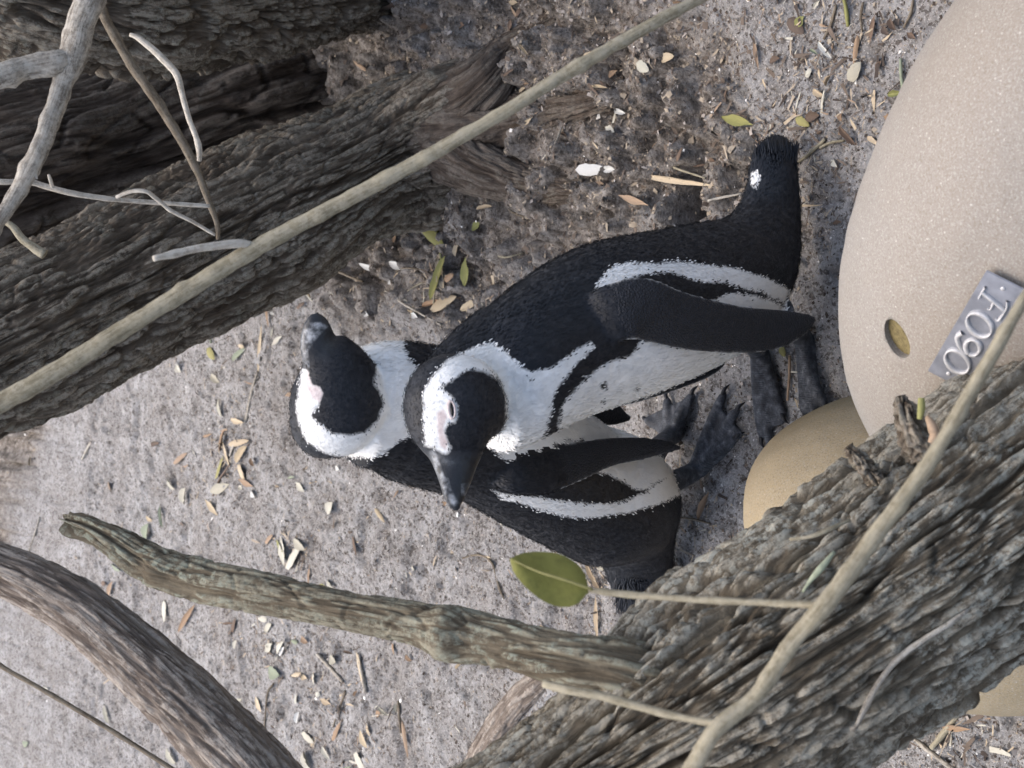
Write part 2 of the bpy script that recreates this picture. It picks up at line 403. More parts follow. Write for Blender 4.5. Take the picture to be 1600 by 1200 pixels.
# ------------------------------------------------------------------ trees
def bark_disp(Lu, Lv, depth, seed, lump=.012, fine=.0016, ridge=.004, flare=None, sharp=.16, stretch=.075):
    def f(Pos, u, v, per, phi):
        rr = per / (2 * np.pi)
        Pc = np.column_stack([np.cos(phi) * rr, np.sin(phi) * rr, u])
        Pl = Pc * [1, 1, .5]
        w1 = fbm(Pl, 16, seed, 3) - .5; w2 = fbm(Pl, 9, seed + 40, 3) - .5
        # winding furrows: contour lines of a strongly stretched noise
        Ps = Pc * [1, 1, stretch]; Ps = Ps + np.column_stack([w1, w2, 0 * w1]) * Lv * 1.6
        n1 = fbm(Ps, .6 / Lv, seed + 5, 3, .55); fur = sstep(0, .15, np.abs(n1 - .5) * 2)
        Pt = Pc * [1, 1, stretch * 1.3]; Pt = Pt + np.column_stack([w2, w1, 0 * w1]) * Lv
        n2 = fbm(Pt, 1.7 / Lv, seed + 6, 3, .6); fur2 = sstep(0, .24, np.abs(n2 - .5) * 2)
        # plates split across the furrows, neighbours of like tone run together
        nv = max(4, int(round(per / (Lv * 1.3)))); U = (u + .05 * w1) / Lu; V = v * nv + .05 * w2 / Lv
        f1, f2, cid, cn = voro(U, V, nv, seed + 3)
        split = np.where(np.abs(cid - cn) > .25, sstep(.0, sharp, f2 - f1), 1.)
        nv2 = nv * 3
        g1, g2, cid2, cn2 = voro(U * 2.4, V * 3, nv2, seed + 8)
        spl2 = np.where(np.abs(cid2 - cn2) > .3, sstep(.0, sharp * 1.3, g2 - g1), 1.)
        body = fur * (.62 + .38 * split)
        d = depth * (body * (.78 + .22 * cid) - .68) + depth * .38 * (fur2 * (.7 + .3 * spl2) * (.75 + .25 * cid2) - .55)
        rid = 1 - np.abs(2 * fbm(Pc * [1, 1, stretch * .8], 3.2 / Lv, seed + 15, 3, .65) - 1)
        flu = fbm(Pc * [1, 1, .22] + np.column_stack([w2, w1, 0 * w1]) * .03, 15, seed + 21, 2) - .5
        d = d + ridge * (rid - .7) * 1.3 + lump * .5 * (fbm(Pos, 6, seed + 9, 2) - .5) * 1.6 + lump * 1.3 * flu + fine * (fbm(Pc * [1, 1, .3], 280, seed + 11, 2) - .5) * 2
        if flare is not None: d = d + flare(Pos, u, v, phi, rr)
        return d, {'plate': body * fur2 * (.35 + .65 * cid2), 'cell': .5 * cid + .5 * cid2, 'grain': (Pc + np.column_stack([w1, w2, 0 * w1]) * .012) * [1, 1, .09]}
    return f

# tree leaning up out of the litter behind the pair
t1 = empty('leaning_tree', on_z(690, 215))
tag(t1, 'thick leaning tree trunk with flaky brown-grey bark rising behind the two penguins', 'tree', 'tree trunks')
rows = []
for (x, y, w, Y) in [(800, 190, 128, 1.66), (745, 200, 112, 1.68), (690, 208, 104, 1.70), (600, 242, 100, 1.73), (520, 282, 104, 1.74), (430, 328, 121, 1.76), (330, 383, 124, 1.77), (220, 432, 128, 1.78), (100, 492, 130, 1.79), (0, 545, 130, 1.8), (-160, 620, 132, 1.82), (-420, 720, 132, 1.86), (-800, 860, 130, 1.9)]:
    p = on_y(x, y, Y); t = Y / ray(x, y).y; rows.append((p.x, p.y, p.z, w * t / F))
def root_flare(Pos, u, v, phi, rr):
    k = sstep(.32, .02, u); return k * .045 * np.maximum(0, np.cos(phi * 3 + .6)) ** 2
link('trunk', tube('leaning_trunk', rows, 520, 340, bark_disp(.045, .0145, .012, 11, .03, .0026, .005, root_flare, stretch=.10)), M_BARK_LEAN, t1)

BC = on_y(700, 205, 1.69)
def root_tube(rows_px, seed):
    rows_ = [(BC.x, BC.y, .05, .06)]
    q0 = on_ground(*rows_px[0][:2]); rows_.append(((BC.x + q0.x) / 2, (BC.y + q0.y) / 2, .022 + q0.z * .5, .052))
    for (x, y, r, dz) in rows_px:
        p = on_ground(x, y); rows_.append((p.x, p.y, p.z + dz, r))
    return tube('root', rows_, 150, 90, bark_disp(.05, .012, .007, seed, .012, ridge=.005))
link('root', root_tube([(745, 125, .036, .0), (800, 70, .024, -.008), (860, 20, .014, -.018)], 13), M_BARK_DARK, t1)
link('root', root_tube([(770, 268, .036, -.004), (830, 290, .024, -.010), (900, 298, .014, -.02)], 14), M_BARK_DARK, t1)
link('root', root_tube([(800, 185, .038, -.010), (880, 165, .024, -.015), (940, 150, .014, -.022)], 16), M_BARK_DARK, t1)

# big dark trunk behind it
t2 = empty('hollow_tree', on_z(520, 60))
tag(t2, 'broad dark shaded tree trunk behind the leaning trunk', 'tree', 'tree trunks')
rows = []
for (x, y, w, Y) in [(660, 70, 190, 2.15), (560, 105, 190, 2.15), (420, 140, 185, 2.16), (280, 185, 185, 2.18), (140, 235, 185, 2.2), (0, 270, 190, 2.22), (-200, 320, 190, 2.25), (-500, 380, 180, 2.3), (-900, 430, 170, 2.3)]:
    p = on_y(x, y, Y); t = Y / ray(x, y).y; rows.append((p.x, p.y, p.z, w * t / F))
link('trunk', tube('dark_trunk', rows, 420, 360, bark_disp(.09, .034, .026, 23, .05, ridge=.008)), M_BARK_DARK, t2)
# overhanging knotty trunk at the right side of the hollow
t3 = empty('knotty_tree', on_z(600, -60))
tag(t3, 'knotty tree trunk with chunky bark overhanging the dark hollow', 'tree', 'tree trunks')
rows = []
for (x, y, w, Y) in [(720, -75, 80, 1.86), (600, -62, 88, 1.84), (470, -30, 88, 1.78), (340, 0, 92, 1.72), (220, 5, 96, 1.70), (90, -15, 100, 1.70), (-60, -50, 104, 1.72), (-300, -110, 104, 1.74), (-650, -170, 100, 1.76)]:
    p = on_y(x, y, Y); t = Y / ray(x, y).y; rows.append((p.x, p.y, p.z, w * t / F))
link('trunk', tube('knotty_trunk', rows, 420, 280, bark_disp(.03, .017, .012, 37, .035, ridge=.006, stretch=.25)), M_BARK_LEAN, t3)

# near tree with a broken limb
t4 = empty('near_tree', on_z(2000, 560))
tag(t4, 'rough lichen-flecked tree trunk with a broken-off limb, leaning across the nest shells', 'tree', 'tree trunks')
rows = [(2250, 470, 200, 1.26), (2000, 570, 205, 1.16), (1800, 680, 200, 1.09), (1650, 745, 192, 1.05), (1520, 832, 184, 1.03), (1390, 925, 180, 1.01), (1250, 1015, 184, .995), (1130, 1095, 182, .985), (1020, 1165, 165, .975), (900, 1235, 130, .965), (780, 1305, 115, .955), (600, 1400, 110, .94)]
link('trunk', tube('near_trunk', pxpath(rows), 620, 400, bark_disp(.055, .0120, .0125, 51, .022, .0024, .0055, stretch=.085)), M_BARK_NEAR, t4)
rows = [(1075, 1085, 60, .975), (1020, 1062, 52, .955), (965, 1042, 44, .95), (900, 1033, 38, .955), (830, 1018, 37, .97), (760, 1000, 35, .99), (700, 990, 38, 1.005), (660, 978, 32, 1.015), (600, 965, 28, 1.03), (520, 950, 27, 1.05), (450, 935, 29, 1.07), (380, 920, 31, 1.09), (320, 910, 32, 1.11), (265, 893, 30, 1.125), (225, 874, 28, 1.14), (185, 848, 25, 1.15), (150, 829, 20, 1.16), (125, 820, 14, 1.17), (104, 813, 5, 1.18)]
def limb_extra(Pos, u, v, phi, rr):
    d = 0
    for (x, y, t, a, s_) in [(695, 1003, 1.0, .009, .013), (235, 893, 1.13, .006, .011), (690, 962, 1.01, .004, .012)]:
        c_ = np.array(at(x, y, t - .015)); d = d + a * np.exp(-((Pos - c_) ** 2).sum(1) / s_ ** 2)
    L = u.max(); k = sstep(L - .05, L, u); return d + k * .006 * (np.cos(phi * 4 + 1) + .6 * np.cos(phi * 7))
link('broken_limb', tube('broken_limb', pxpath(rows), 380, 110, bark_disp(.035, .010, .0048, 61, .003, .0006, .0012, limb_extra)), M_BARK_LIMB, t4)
rows = [(1440, 705, 26, .985), (1425, 672, 24, .972), (1416, 648, 19, .97), (1410, 628, 12, .97), (1407, 618, 5, .97)]
link('bark_stub', tube('bark_stub', pxpath(rows), 40, 40, bark_disp(.012, .005, .006, 66, .006, .001, .003, stretch=.3)), M_BARK_LEAN, t4)
rows = [(1372, 748, 18, .985), (1352, 727, 16, .978), (1336, 712, 13, .976), (1324, 698, 7, .976)]
link('bark_stub', tube('bark_stub', pxpath(rows), 40, 40, bark_disp(.012, .005, .006, 67, .006, .001, .003, stretch=.3)), M_BARK_LEAN, t4)

# curved limb crossing the far sand
rows = [(-420, 790, 30, 1.2), (-180, 825, 34, 1.18), (-40, 873, 39, 1.16), (60, 915, 43, 1.15), (130, 957, 47, 1.14), (200, 1015, 50, 1.13), (260, 1070, 53, 1.12), (330, 1138, 55, 1.11), (400, 1212, 57, 1.1), (500, 1340, 60, 1.09), (650, 1560, 64, 1.08), (900, 1900, 72, 1.08), (1250, 2250, 80, 1.1)]
o = link('curved_limb', tube('curved_limb', pxpath(rows), 520, 130, bark_disp(.08, .008, .0034, 71, .003, .0008, .0018)), M_BARK_FIBRE)
tag(o, 'smooth curved limb with fine fibrous brown bark hanging over the sand beside the broken limb', 'branch')

# half-buried root
rows = []
for (x, y, w, dz) in [(880, 1040, 14, -.012), (845, 1060, 20, -.010), (815, 1090, 24, -.006), (785, 1130, 25, -.005), (755, 1175, 25, -.006), (735, 1215, 25, -.008), (700, 1290, 26, -.012)]:
    p = on_z(x, y, 0); t = H / -ray(x, y).z; rows.append((p.x, p.y, p.z + dz, w * t / F))
o = link('surface_root', tube('surface_root', rows, 160, 70, bark_disp(.04, .011, .003, 81, .004)), M_BARK_FIBRE)
tag(o, 'brown root half buried in the sand under the broken limb', 'root')

# ------------------------------------------------------------------ twigs and thin branches
def twig(name, rows, matl, label=None, cat='twig', group=None, parent=None, knob=.16, seed=0, nv=12):
    P = np.array(rows if len(rows[0]) == 4 and isinstance(rows, np.ndarray) else pxpath(rows))
    kr_ = np.random.default_rng(seed + len(P)); P[1:-1, :3] += kr_.normal(0, .13, (len(P) - 2, 3)) * P[1:-1, 3:4]
    L = np.linalg.norm(np.diff(P[:, :3], axis=0), axis=1).sum(); nu = int(min(260, max(16, L / .003)))
    sd = random.random() * 100
    def dsp(Pos, u, v, per, phi):
        r = per / 6.283
        nodes = sum(np.exp(-((u - (k + random.Random(k + seed).random() * .6) * .11) / .0035) ** 2) for k in range(int(L / .11) + 1))
        return r * (knob * 2 * (fbm(Pos + sd, 120, 3, 2) - .5) + .22 * nodes * (.6 + .4 * np.cos(phi + u * 90)) + .25 * (fbm(Pos + sd, 14, 9, 2) - .5)), {'plate': .3 + .7 * vnoise(Pos + sd, 170, 5), 'cell': vnoise(Pos + sd, 60, 6), 'grain': np.column_stack([np.cos(phi) * r, np.sin(phi) * r, u * .10]) * 2.2 + sd}
    o = link(name, tube(name, P, nu, nv, dsp), matl, parent)
    if label: tag(o, label, cat, group)
    return o
# long tan stem crossing in front of the leaning trunk
st = empty('long_twig', at(400, 385, .98))
tag(st, 'long straight tan twig slanting across the leaning trunk', 'twig', 'thin twigs')
twig('stem', [(1420, -190, 8, 1.0), (1200, -65, 9, 1.0), (1085, 0, 9.5, .99), (1000, 50, 10, .985), (900, 106, 10, .98), (800, 170, 10.5, .98), (700, 226, 11, .98), (600, 281, 11.5, .98), (500, 335, 12, .98), (400, 386, 12.5, .98), (300, 446, 13, .98), (200, 511, 13.5, .98), (100, 570, 14, .98), (0, 627, 15, .98), (-150, 715, 16, .98), (-400, 860, 17, .98)], M_TWIG_TAN, parent=st, seed=3)
twig('side_shoot', [(398, 384, 6, .982), (368, 380, 7, .974), (320, 387, 7, .965), (280, 394, 6.5, .96), (240, 404, 5, .95)], M_TWIG_PALE, parent=st)
# foreground twig with a leaf
ft = empty('leafy_twig', at(1290, 940, .74))
tag(ft, 'blurred tan twig carrying one olive-green leaf in front of the near trunk', 'twig', 'thin twigs')
twig('stem', [(1800, 160, 10, .76), (1700, 300, 10.5, .75), (1620, 435, 11, .745), (1590, 485, 11, .74), (1540, 572, 11.5, .74), (1490, 662, 12, .74), (1440, 738, 12.5, .74), (1370, 832, 13, .74), (1290, 942, 14, .74), (1240, 1002, 13, .745), (1180, 1082, 13.5, .75), (1120, 1145, 13.5, .75), (1070, 1215, 14, .755), (980, 1330, 15, .76), (850, 1500, 16, .78)], M_TWIG_TAN, parent=ft, seed=9)
twig('leaf_stalk', [(1287, 946, 6.5, .74), (1200, 943, 6, .755), (1100, 937, 6, .77), (1000, 931, 6, .785), (960, 927, 5.5, .79), (920, 922, 4, .795)], M_TWIG_TAN, parent=ft)
twig('side_shoot', [(1122, 1131, 6.5, .75), (1050, 1117, 6, .765), (950, 1091, 6, .78), (890, 1078, 6.5, .79), (850, 1069, 6, .8)], M_TWIG_TAN, parent=ft)
def leaf_patch(name, base, tip, side, width, n=14, m=8, cup=.12, bend=.1, shape=None):
    """leaf surface between two points, side = unit vector across"""
    base, tip = Vector(base), Vector(tip); ax = tip - base; L = ax.length; nrm = ax.cross(side).normalized(); V = []
    for i in range(n + 1):
        s_ = i / n; w = width * (shape(s_) if shape else math.sin(math.pi * min(1, s_ * .97 + .02)) ** .75)
        for j in range(m + 1):
            k = 2 * j / m - 1
            p = base + ax * s_ + side * (k * w) + nrm * (L * bend * math.sin(math.pi * s_) + width * cup * abs(k) ** 1.5 * (1 if k < 0 else .8) + .03 * width * math.sin(9 * s_ + 2 * k))
            V.append(p)
    return mesh_np(name, np.array(V), grid_faces(n + 1, m + 1, wrap=False))
b0, tp = at(926, 921, .795), at(798, 872, .80)
sdv = (at(850, 940, .79) - at(872, 852, .815)).normalized()
lf = leaf_patch('leaf', b0, tp, sdv, .0165, 18, 10, -.15, -.03, lambda s_: max(0, math.sin(math.pi * s_ ** .85)) ** .62 * (1 if s_ > .12 else s_ / .12))
lo = link('leaf', lf, M_FRESH, ft); lo['label'] = 'single olive-green oval leaf'
twig('midrib', [(926, 921, 2.4, .793), (880, 905, 2.0, .791), (840, 893, 1.4, .793), (803, 876, .8, .799)], M_LEAF['olive'], parent=lo)

# forked grey branch and dead twigs at the upper tree
fb = empty('forked_branch', at(105, 110, 1.12))
tag(fb, 'forked pale grey branch in front of the dark hollow', 'branch')
twig('main_stem', [(230, -260, 27, 1.14), (170, -90, 25, 1.13), (142, -10, 23, 1.12), (128, 40, 22, 1.12), (112, 88, 21, 1.12), (98, 130, 17, 1.12), (82, 180, 15.5, 1.11), (58, 238, 15, 1.1), (24, 300, 14, 1.1), (-30, 380, 13.5, 1.09), (-160, 560, 13, 1.08)], M_TWIG_GREY, parent=fb, nv=22)
twig('side_stem', [(124, 88, 13, 1.125), (106, 92, 18, 1.122), (85, 96, 19, 1.115), (45, 104, 19, 1.11), (0, 118, 19, 1.1), (-60, 135, 19, 1.09), (-260, 200, 19, 1.07)], M_TWIG_GREY, parent=fb, nv=22)
twig('bark_spur', [(50, 258, 5, 1.1), (55, 272, 3.5, 1.1), (58, 280, 1.5, 1.1)], M_TWIG_GREY, parent=fb)
twig('hanging_twig', [(140, -40, 8, 1.22), (152, -5, 7.5, 1.22), (166, 32, 7.5, 1.22), (200, 92, 7.5, 1.23), (240, 152, 7.5, 1.24), (280, 214, 7, 1.25), (306, 264, 6.5, 1.26), (325, 312, 5.5, 1.27), (339, 348, 4.5, 1.27), (341, 374, 3.5, 1.27)], M_TWIG_BROWN, 'smooth brown twig hanging down in front of the dark hollow', 'twig', 'thin twigs')
twig('bleached_twig', [(203, 54, 3, 1.3), (214, 58, 4.5, 1.3), (235, 74, 5, 1.3), (262, 100, 5.5, 1.3), (276, 118, 5.5, 1.3), (284, 146, 5, 1.3), (294, 184, 4.5, 1.3), (306, 214, 4.5, 1.3), (312, 236, 5, 1.3), (311, 252, 4, 1.3)], M_TWIG_PALE, 'crooked bleached white dead twig in front of the dark hollow', 'twig', 'thin twigs')
d1 = empty('forked_dead_twig', at(240, 305, 1.24))
tag(d1, 'thin forked pale dead twig lying over the leaning trunk', 'twig', 'thin twigs')
twig('stem', [(-60, 280, 4.5, 1.2), (0, 283, 4.5, 1.2), (45, 284, 4.5, 1.21), (70, 290, 4.5, 1.215), (110, 302, 4.5, 1.22), (170, 311, 4, 1.235), (230, 316, 3.5, 1.25), (328, 322, 3, 1.265)], M_TWIG_PALE, parent=d1)
twig('side_shoot', [(182, 308, 3, 1.235), (205, 299, 3.2, 1.23), (228, 299, 3.2, 1.23), (245, 311, 3.4, 1.24), (268, 329, 3.2, 1.25), (300, 346, 3, 1.26), (336, 367, 2.6, 1.27)], M_TWIG_PALE, parent=d1)
twig('side_shoot', [(82, 292, 3, 1.215), (78, 280, 3, 1.21), (76, 273, 2, 1.21)], M_TWIG_PALE, parent=d1)
twig('broken_stub', [(70, 398, 9, 1.5), (40, 376, 7, 1.5), (20, 355, 6, 1.5), (6, 345, 4, 1.5)], M_TWIG_TAN, 'short broken tan stub sticking out of the leaning trunk', 'twig', 'thin twigs')
twig('trunk_twig', [(1512, 953, 3, .925), (1480, 975, 4, .92), (1440, 1000, 4.5, .92), (1400, 1032, 5, .92), (1372, 1070, 5, .915), (1352, 1108, 5, .91), (1338, 1136, 4, .905), (1328, 1139, 2.5, .905)], M_TWIG_GREY, 'thin curved grey twig lying on the near lichen-flecked trunk', 'twig', 'thin twigs')
twig('trunk_twig', [(1328, 812, 2.5, .93), (1300, 825, 3.5, .925), (1268, 838, 3.5, .925), (1234, 843, 2.5, .93)], M_TWIG_TAN, 'short tan twig caught on the upper edge of the near trunk', 'twig', 'thin twigs')
twig('sand_twig', [(-80, 990, 4, 1.4), (0, 1040, 4, 1.4), (60, 1074, 4, 1.39), (140, 1121, 4, 1.38), (220, 1170, 4, 1.37), (300, 1222, 4, 1.36), (450, 1320, 4, 1.34)], M_TWIG_BROWN, 'thin straight brown twig beside the curved limb', 'twig', 'thin twigs')

# ------------------------------------------------------------------ nest shells
def pod(name, cx, cy, rx, ry, rz, yaw, matl, seed, nu=90, nv=180, hole=None):
    el = np.linspace(-.12, math.pi / 2, nu)[:-1]; az = np.linspace(0, 2 * np.pi, nv, endpoint=False)
    E_, A_ = np.meshgrid(el, az, indexing='ij')
    x = np.cos(E_) * np.cos(A_) * rx; y = np.cos(E_) * np.sin(A_) * ry; z = np.sin(E_) * rz
    P = np.column_stack([x.ravel(), y.ravel(), z.ravel()]); P = np.vstack([P, [0, 0, rz]])
    nrm = unit(P / np.array([rx, ry, rz]) ** 2)
    P = P + nrm * (((fbm(P, 6, seed, 3) - .5) * .010) + (fbm(P, 60, seed + 3, 2) - .5) * .0012)[:, None]
    cyw, syw = math.cos(yaw), math.sin(yaw)
    Wd = np.column_stack([cx + P[:, 0] * cyw - P[:, 1] * syw, cy + P[:, 0] * syw + P[:, 1] * cyw, P[:, 2] + .004])
    k = len(Wd) - 1; n0 = len(el); j = np.arange(nv)
    top = np.stack([(n0 - 1) * nv + j, (n0 - 1) * nv + (j + 1) % nv, np.full(nv, k)], 1)
    return Wd, [grid_faces(n0, nv), top]
from mathutils.bvhtree import BVHTree
def bvh_of(me): return BVHTree.FromPolygons([v.co[:] for v in me.vertices], [p.vertices[:] for p in me.polygons])
def hit(bvh, px, py):
    loc, nrm, idx, d = bvh.ray_cast(CAM, ray(px, py).normalized()); return loc, nrm
p1 = empty('nest_shell', (.1726, .5826, 0))
tag(p1, 'large grey-tan domed nest shell with a round vent and a metal number tag', 'nest box', 'moulded nest shells')
V, Fc = pod('nest_shell', .1726, .5826, .3656, .2008, .3579, -.7207, M_POD_GREY, 5)
sh = mesh_np('nest_shell', V, Fc); pod_bvh = bvh_of(sh)
so = link('shell', sh, M_POD_GREY, p1)
hl, hn = hit(pod_bvh, 1401, 530)
# the vent: a real bore through the shell
cyl = bmesh.new(); bmesh.ops.create_cone(cyl, cap_ends=True, segments=40, radius1=.0158, radius2=.0165, depth=.06)
cme = bpy.data.meshes.new('cut'); cyl.to_mesh(cme); cut = bpy.data.objects.new('cut', cme); COL.objects.link(cut)
va = hit(pod_bvh, 1415, 530)[0] - hl; va = (va - hn * va.dot(hn)).normalized(); VM = Matrix((va, hn.cross(va), hn)).transposed().to_4x4()
cut.matrix_world = Matrix.Translation(hl) @ VM @ Matrix.Diagonal((.68, 1, 1, 1))
sm = so.modifiers.new('s', 'SOLIDIFY'); sm.thickness = .016; sm.offset = -1
bo = so.modifiers.new('b', 'BOOLEAN'); bo.object = cut; bo.operation = 'DIFFERENCE'; bo.solver = 'EXACT'
dg = bpy.context.evaluated_depsgraph_get(); nm = bpy.data.meshes.new_from_object(so.evaluated_get(dg))
so.modifiers.clear(); so.data = nm
if not nm.materials: nm.materials.append(M_POD_GREY)
bpy.data.objects.remove(cut)
pl = bmesh.new(); bmesh.ops.create_cone(pl, cap_ends=True, segments=32, radius1=.0172, radius2=.0172, depth=.008)
pme = bpy.data.meshes.new('vent_core'); pl.to_mesh(pme)
vo = link('vent_core', pme, M_CORE, p1); vo['label'] = 'speckled yellow plug inside the round vent'
vo.matrix_basis = Matrix.Translation(hl - hn * .010) @ VM @ Matrix.Diagonal((.7, 1, 1, 1))

p2 = empty('nest_shell', (-.1574, .8581, 0))
tag(p2, 'smaller yellow-tan domed nest shell partly hidden behind the near trunk', 'nest box', 'moulded nest shells')
V, Fc = pod('nest_shell', -.1574, .8581, .1394, .2103, .1853, -.3343, M_POD_TAN, 15)
link('shell', mesh_np('nest_shell', V, Fc), M_POD_TAN, p2)

# the number tag on the big shell
cor = [(1463, 564), (1557, 406), (1597, 452), (1499, 613)]
pts = [hit(pod_bvh, *c_)[0] for c_ in cor]
tc = sum(pts, Vector()) / 4
ex = ((pts[0] - pts[1]) + (pts[3] - pts[2])).normalized()     # reading direction of the lettering
tn = sum((hit(pod_bvh, *c_)[1] for c_ in cor), Vector()).normalized()
ex = (ex - tn * ex.dot(tn)).normalized(); ey = tn.cross(ex).normalized()
if (pts[3] - pts[0]).dot(ey) < 0: ey = -ey
TL = ((pts[0] - pts[1]).length + (pts[3] - pts[2]).length) / 2; TW = ((pts[3] - pts[0]).length + (pts[2] - pts[1]).length) / 2
lift = max((p - tc).dot(tn) for p in pts + [hit(pod_bvh, 1530, 508)[0]]) + .0012
TO = tc + tn * lift
TM = Matrix((ex, ey, tn)).transposed().to_4x4(); TM.translation = TO
bm = bmesh.new(); bmesh.ops.create_cube(bm, size=1); bmesh.ops.scale(bm, vec=(TL, TW, .0016), verts=bm.verts)
bmesh.ops.bevel(bm, geom=bm.edges[:], offset=.0005, segments=2, affect='EDGES')
me = bpy.data.meshes.new('number_tag'); bm.to_mesh(me)
tg = empty('number_tag', TO); tag(tg, 'bent grey aluminium tag stamped F090 on the large nest shell', 'tag')
po = link('plate', me, M_TAG, tg); po.matrix_basis = TM
def strip(name, polyline, widths, h, matl, parent):
    """raised bead of changing width following a polyline in tag coordinates"""
    P = np.array([(x, y, .0008) for x, y in polyline]); R = np.array(widths)
    C, L = spline(np.column_stack([P, R]), 40); T = unit(np.gradient(C[:, :3], axis=0)); N = np.column_stack([-T[:, 1], T[:, 0], 0 * L])
    a = np.linspace(0, math.pi, 9); V = []
    for i in range(len(C)):
        w = C[i, 3]
        for q_ in a: V.append(C[i, :3] + N[i] * w * math.cos(q_) + np.array([0, 0, h * math.sin(q_) ** .7]))
    me = mesh_np(name, np.array(V), grid_faces(40, 9, wrap=False)); o = link(name, me, matl, parent); o.matrix_basis = TM; return o
gw, gh = TL * .105, TW * .33          # glyph half width, half height
def skew(pl, cx): return [(cx + x * gw + y * gh * .22, y * gh) for x, y in pl]
def ringp(n=18, a0=90, a1=450): return [(math.cos(math.radians(a0 + (a1 - a0) * i / n)) * .78, math.sin(math.radians(a0 + (a1 - a0) * i / n))) for i in range(n + 1)]
def ringw(n=18): return [.0007 + .0015 * abs(math.cos(math.radians(90 + 360 * i / n))) for i in range(n + 1)]
centres = [-.30, -.08, .11, .29]
cx = [TL * k for k in centres]
for i in (1, 3): strip('digit', skew(ringp(), cx[i]), ringw(), .0024, M_GLYPH, tg)['label'] = 'raised digit 0'
nine = [(.55 + 0, .35)] + [(math.cos(math.radians(a)) * .62, .42 + math.sin(math.radians(a)) * .55) for a in range(0, 361, 24)] + [(.72, 0), (.5, -.55), (.05, -.92), (-.45, -.75)]
strip('digit', skew(nine[1:], cx[2]), [.0009 + .0011 * abs(math.cos(i * .5)) for i in range(len(nine) - 1)], .0024, M_GLYPH, tg)['label'] = 'raised digit 9'
for k, pl_ in enumerate([[(-.1, -1), (-.08, 0), (0, 1)], [(-.75, .8), (-.2, 1.02), (.8, .98), (.9, .7)], [(-.05, .05), (.55, .08), (.6, -.15)], [(-.6, -1), (.4, -1)]]):
    strip('letter_stroke', skew(pl_, cx[0]), [[.0016] * 3, [.001, .0009, .0011, .0012], [.001, .001, .0013], [.0008, .0008]][k], .0024, M_GLYPH, tg)['label'] = 'stroke of the raised letter F'
for sx, sy in ((-.43, .03), (.43, -.03)):
    bm = bmesh.new(); bmesh.ops.create_uvsphere(bm, u_segments=12, v_segments=8, radius=.0017); bmesh.ops.scale(bm, vec=(1, 1, .6), verts=bm.verts)
    me = bpy.data.meshes.new('rivet'); bm.to_mesh(me); o = link('rivet', me, M_GLYPH, tg); o.matrix_basis = TM @ Matrix.Translation((TL * sx, TW * sy, .0009))

# ------------------------------------------------------------------ penguins
def loft_rings(P, ra, rb, d, l, nphi):
    ph = np.linspace(0, 2 * np.pi, nphi, endpoint=False)
    R = d[:, None, :] * (np.cos(ph)[None, :, None] * ra[:, None, None]) + l[:, None, :] * (np.sin(ph)[None, :, None] * rb[:, None, None])
    V = (P[:, None, :] + R).reshape(-1, 3); n = len(P)
    k = len(V); V = np.vstack([V, P[0], P[-1]])
    T = unit(np.gradient(P, axis=0)); T = np.vstack([np.repeat(T, nphi, axis=0), T[:1], T[-1:]])
    return V, grid_faces(n, nphi), caps(n, nphi, k, k + 1), np.concatenate([np.tile(np.cos(ph), n), [0, 0]]), T
def ploft(rows, nphi=44, step=.004):
    """rows (px, py, half width px, depth or -Y plane, thickness ratio)"""
    D = []
    for (x, y, w, t, k) in rows:
        if t < 0: t = -t / ray(x, y).y
        p = at(x, y, t); D.append((p.x, p.y, p.z, w * t / F, w * t / F * k))
    D = np.array(D); L = np.linalg.norm(np.diff(D[:, :3], axis=0), axis=1).sum()
    C, _ = spline(D, max(10, int(L / step))); P = C[:, :3]; T = unit(np.gradient(P, axis=0))
    d = unit(np.cross(T, P - np.array(CAM))); l = unit(np.cross(T, d))
    return loft_rings(P, np.maximum(C[:, 3], .0004), np.maximum(C[:, 4], .0004), d, l, nphi)
def wloft(rows, nphi=20, step=.003):
    """rows (x,y,z, half width level, half height)"""
    D = np.array(rows); L = np.linalg.norm(np.diff(D[:, :3], axis=0), axis=1).sum()
    C, _ = spline(D, max(8, int(L / step))); P = C[:, :3]; T = unit(np.gradient(P, axis=0))
    d = unit(np.cross(T, np.array([0, 0, 1.]) + 0 * T)); l = unit(np.cross(T, d))
    return loft_rings(P, C[:, 3], C[:, 4], d, l, nphi)
def foot(heel, tips, top, sink=.002):
    """heel and toe tips as pixels, top = hock point in the body (px, py, depth)"""
    g = on_z(*heel, .012); hk = at(*top); out = []
    g0 = gz(g.x, g.y)
    out.append(wloft([(hk.x, hk.y, hk.z, .016, .016), ((hk.x + g.x) / 2, (hk.y + g.y) / 2, (hk.z + g.z) / 2 + .004, .0125, .0125), (g.x, g.y, g0 + .016, .0125, .011)]))
    T = [on_z(*t_, .004) for t_ in tips]; cen = sum(T, Vector()) / len(T); ax = (cen - g).normalized()
    for t_ in T:
        tz = gz(t_.x, t_.y); m_ = g.lerp(t_, .5); n_ = g.lerp(t_, .88); mz = gz(m_.x, m_.y)
        b0 = g - ax * .006
        out.append(wloft([(b0.x, b0.y, g0 + .0135, .0085, .0095), (m_.x, m_.y, mz + .0105, .0068, .0068), (n_.x, n_.y, tz + .0075, .0056, .0056), (t_.x, t_.y, tz + .0045, .0032, .003)]))
        CLAWS.append((n_.lerp(t_, .7), t_ + (t_ - g).normalized() * .009, tz))
    wd = max((a_ - b_).length for a_ in T for b_ in T) / 2
    m_ = g.lerp(cen, .55); n_ = g.lerp(cen, .9); gm = gz(m_.x, m_.y); gn = gz(n_.x, n_.y)
    out.append(wloft([(g.x, g.y, g0 + .010, .0105, .0085), (m_.x, m_.y, gm + .0075, wd * .85, .0055), (n_.x, n_.y, gn + .005, wd * 1.02, .0036)], nphi=30))
    return out
CLAWS = []
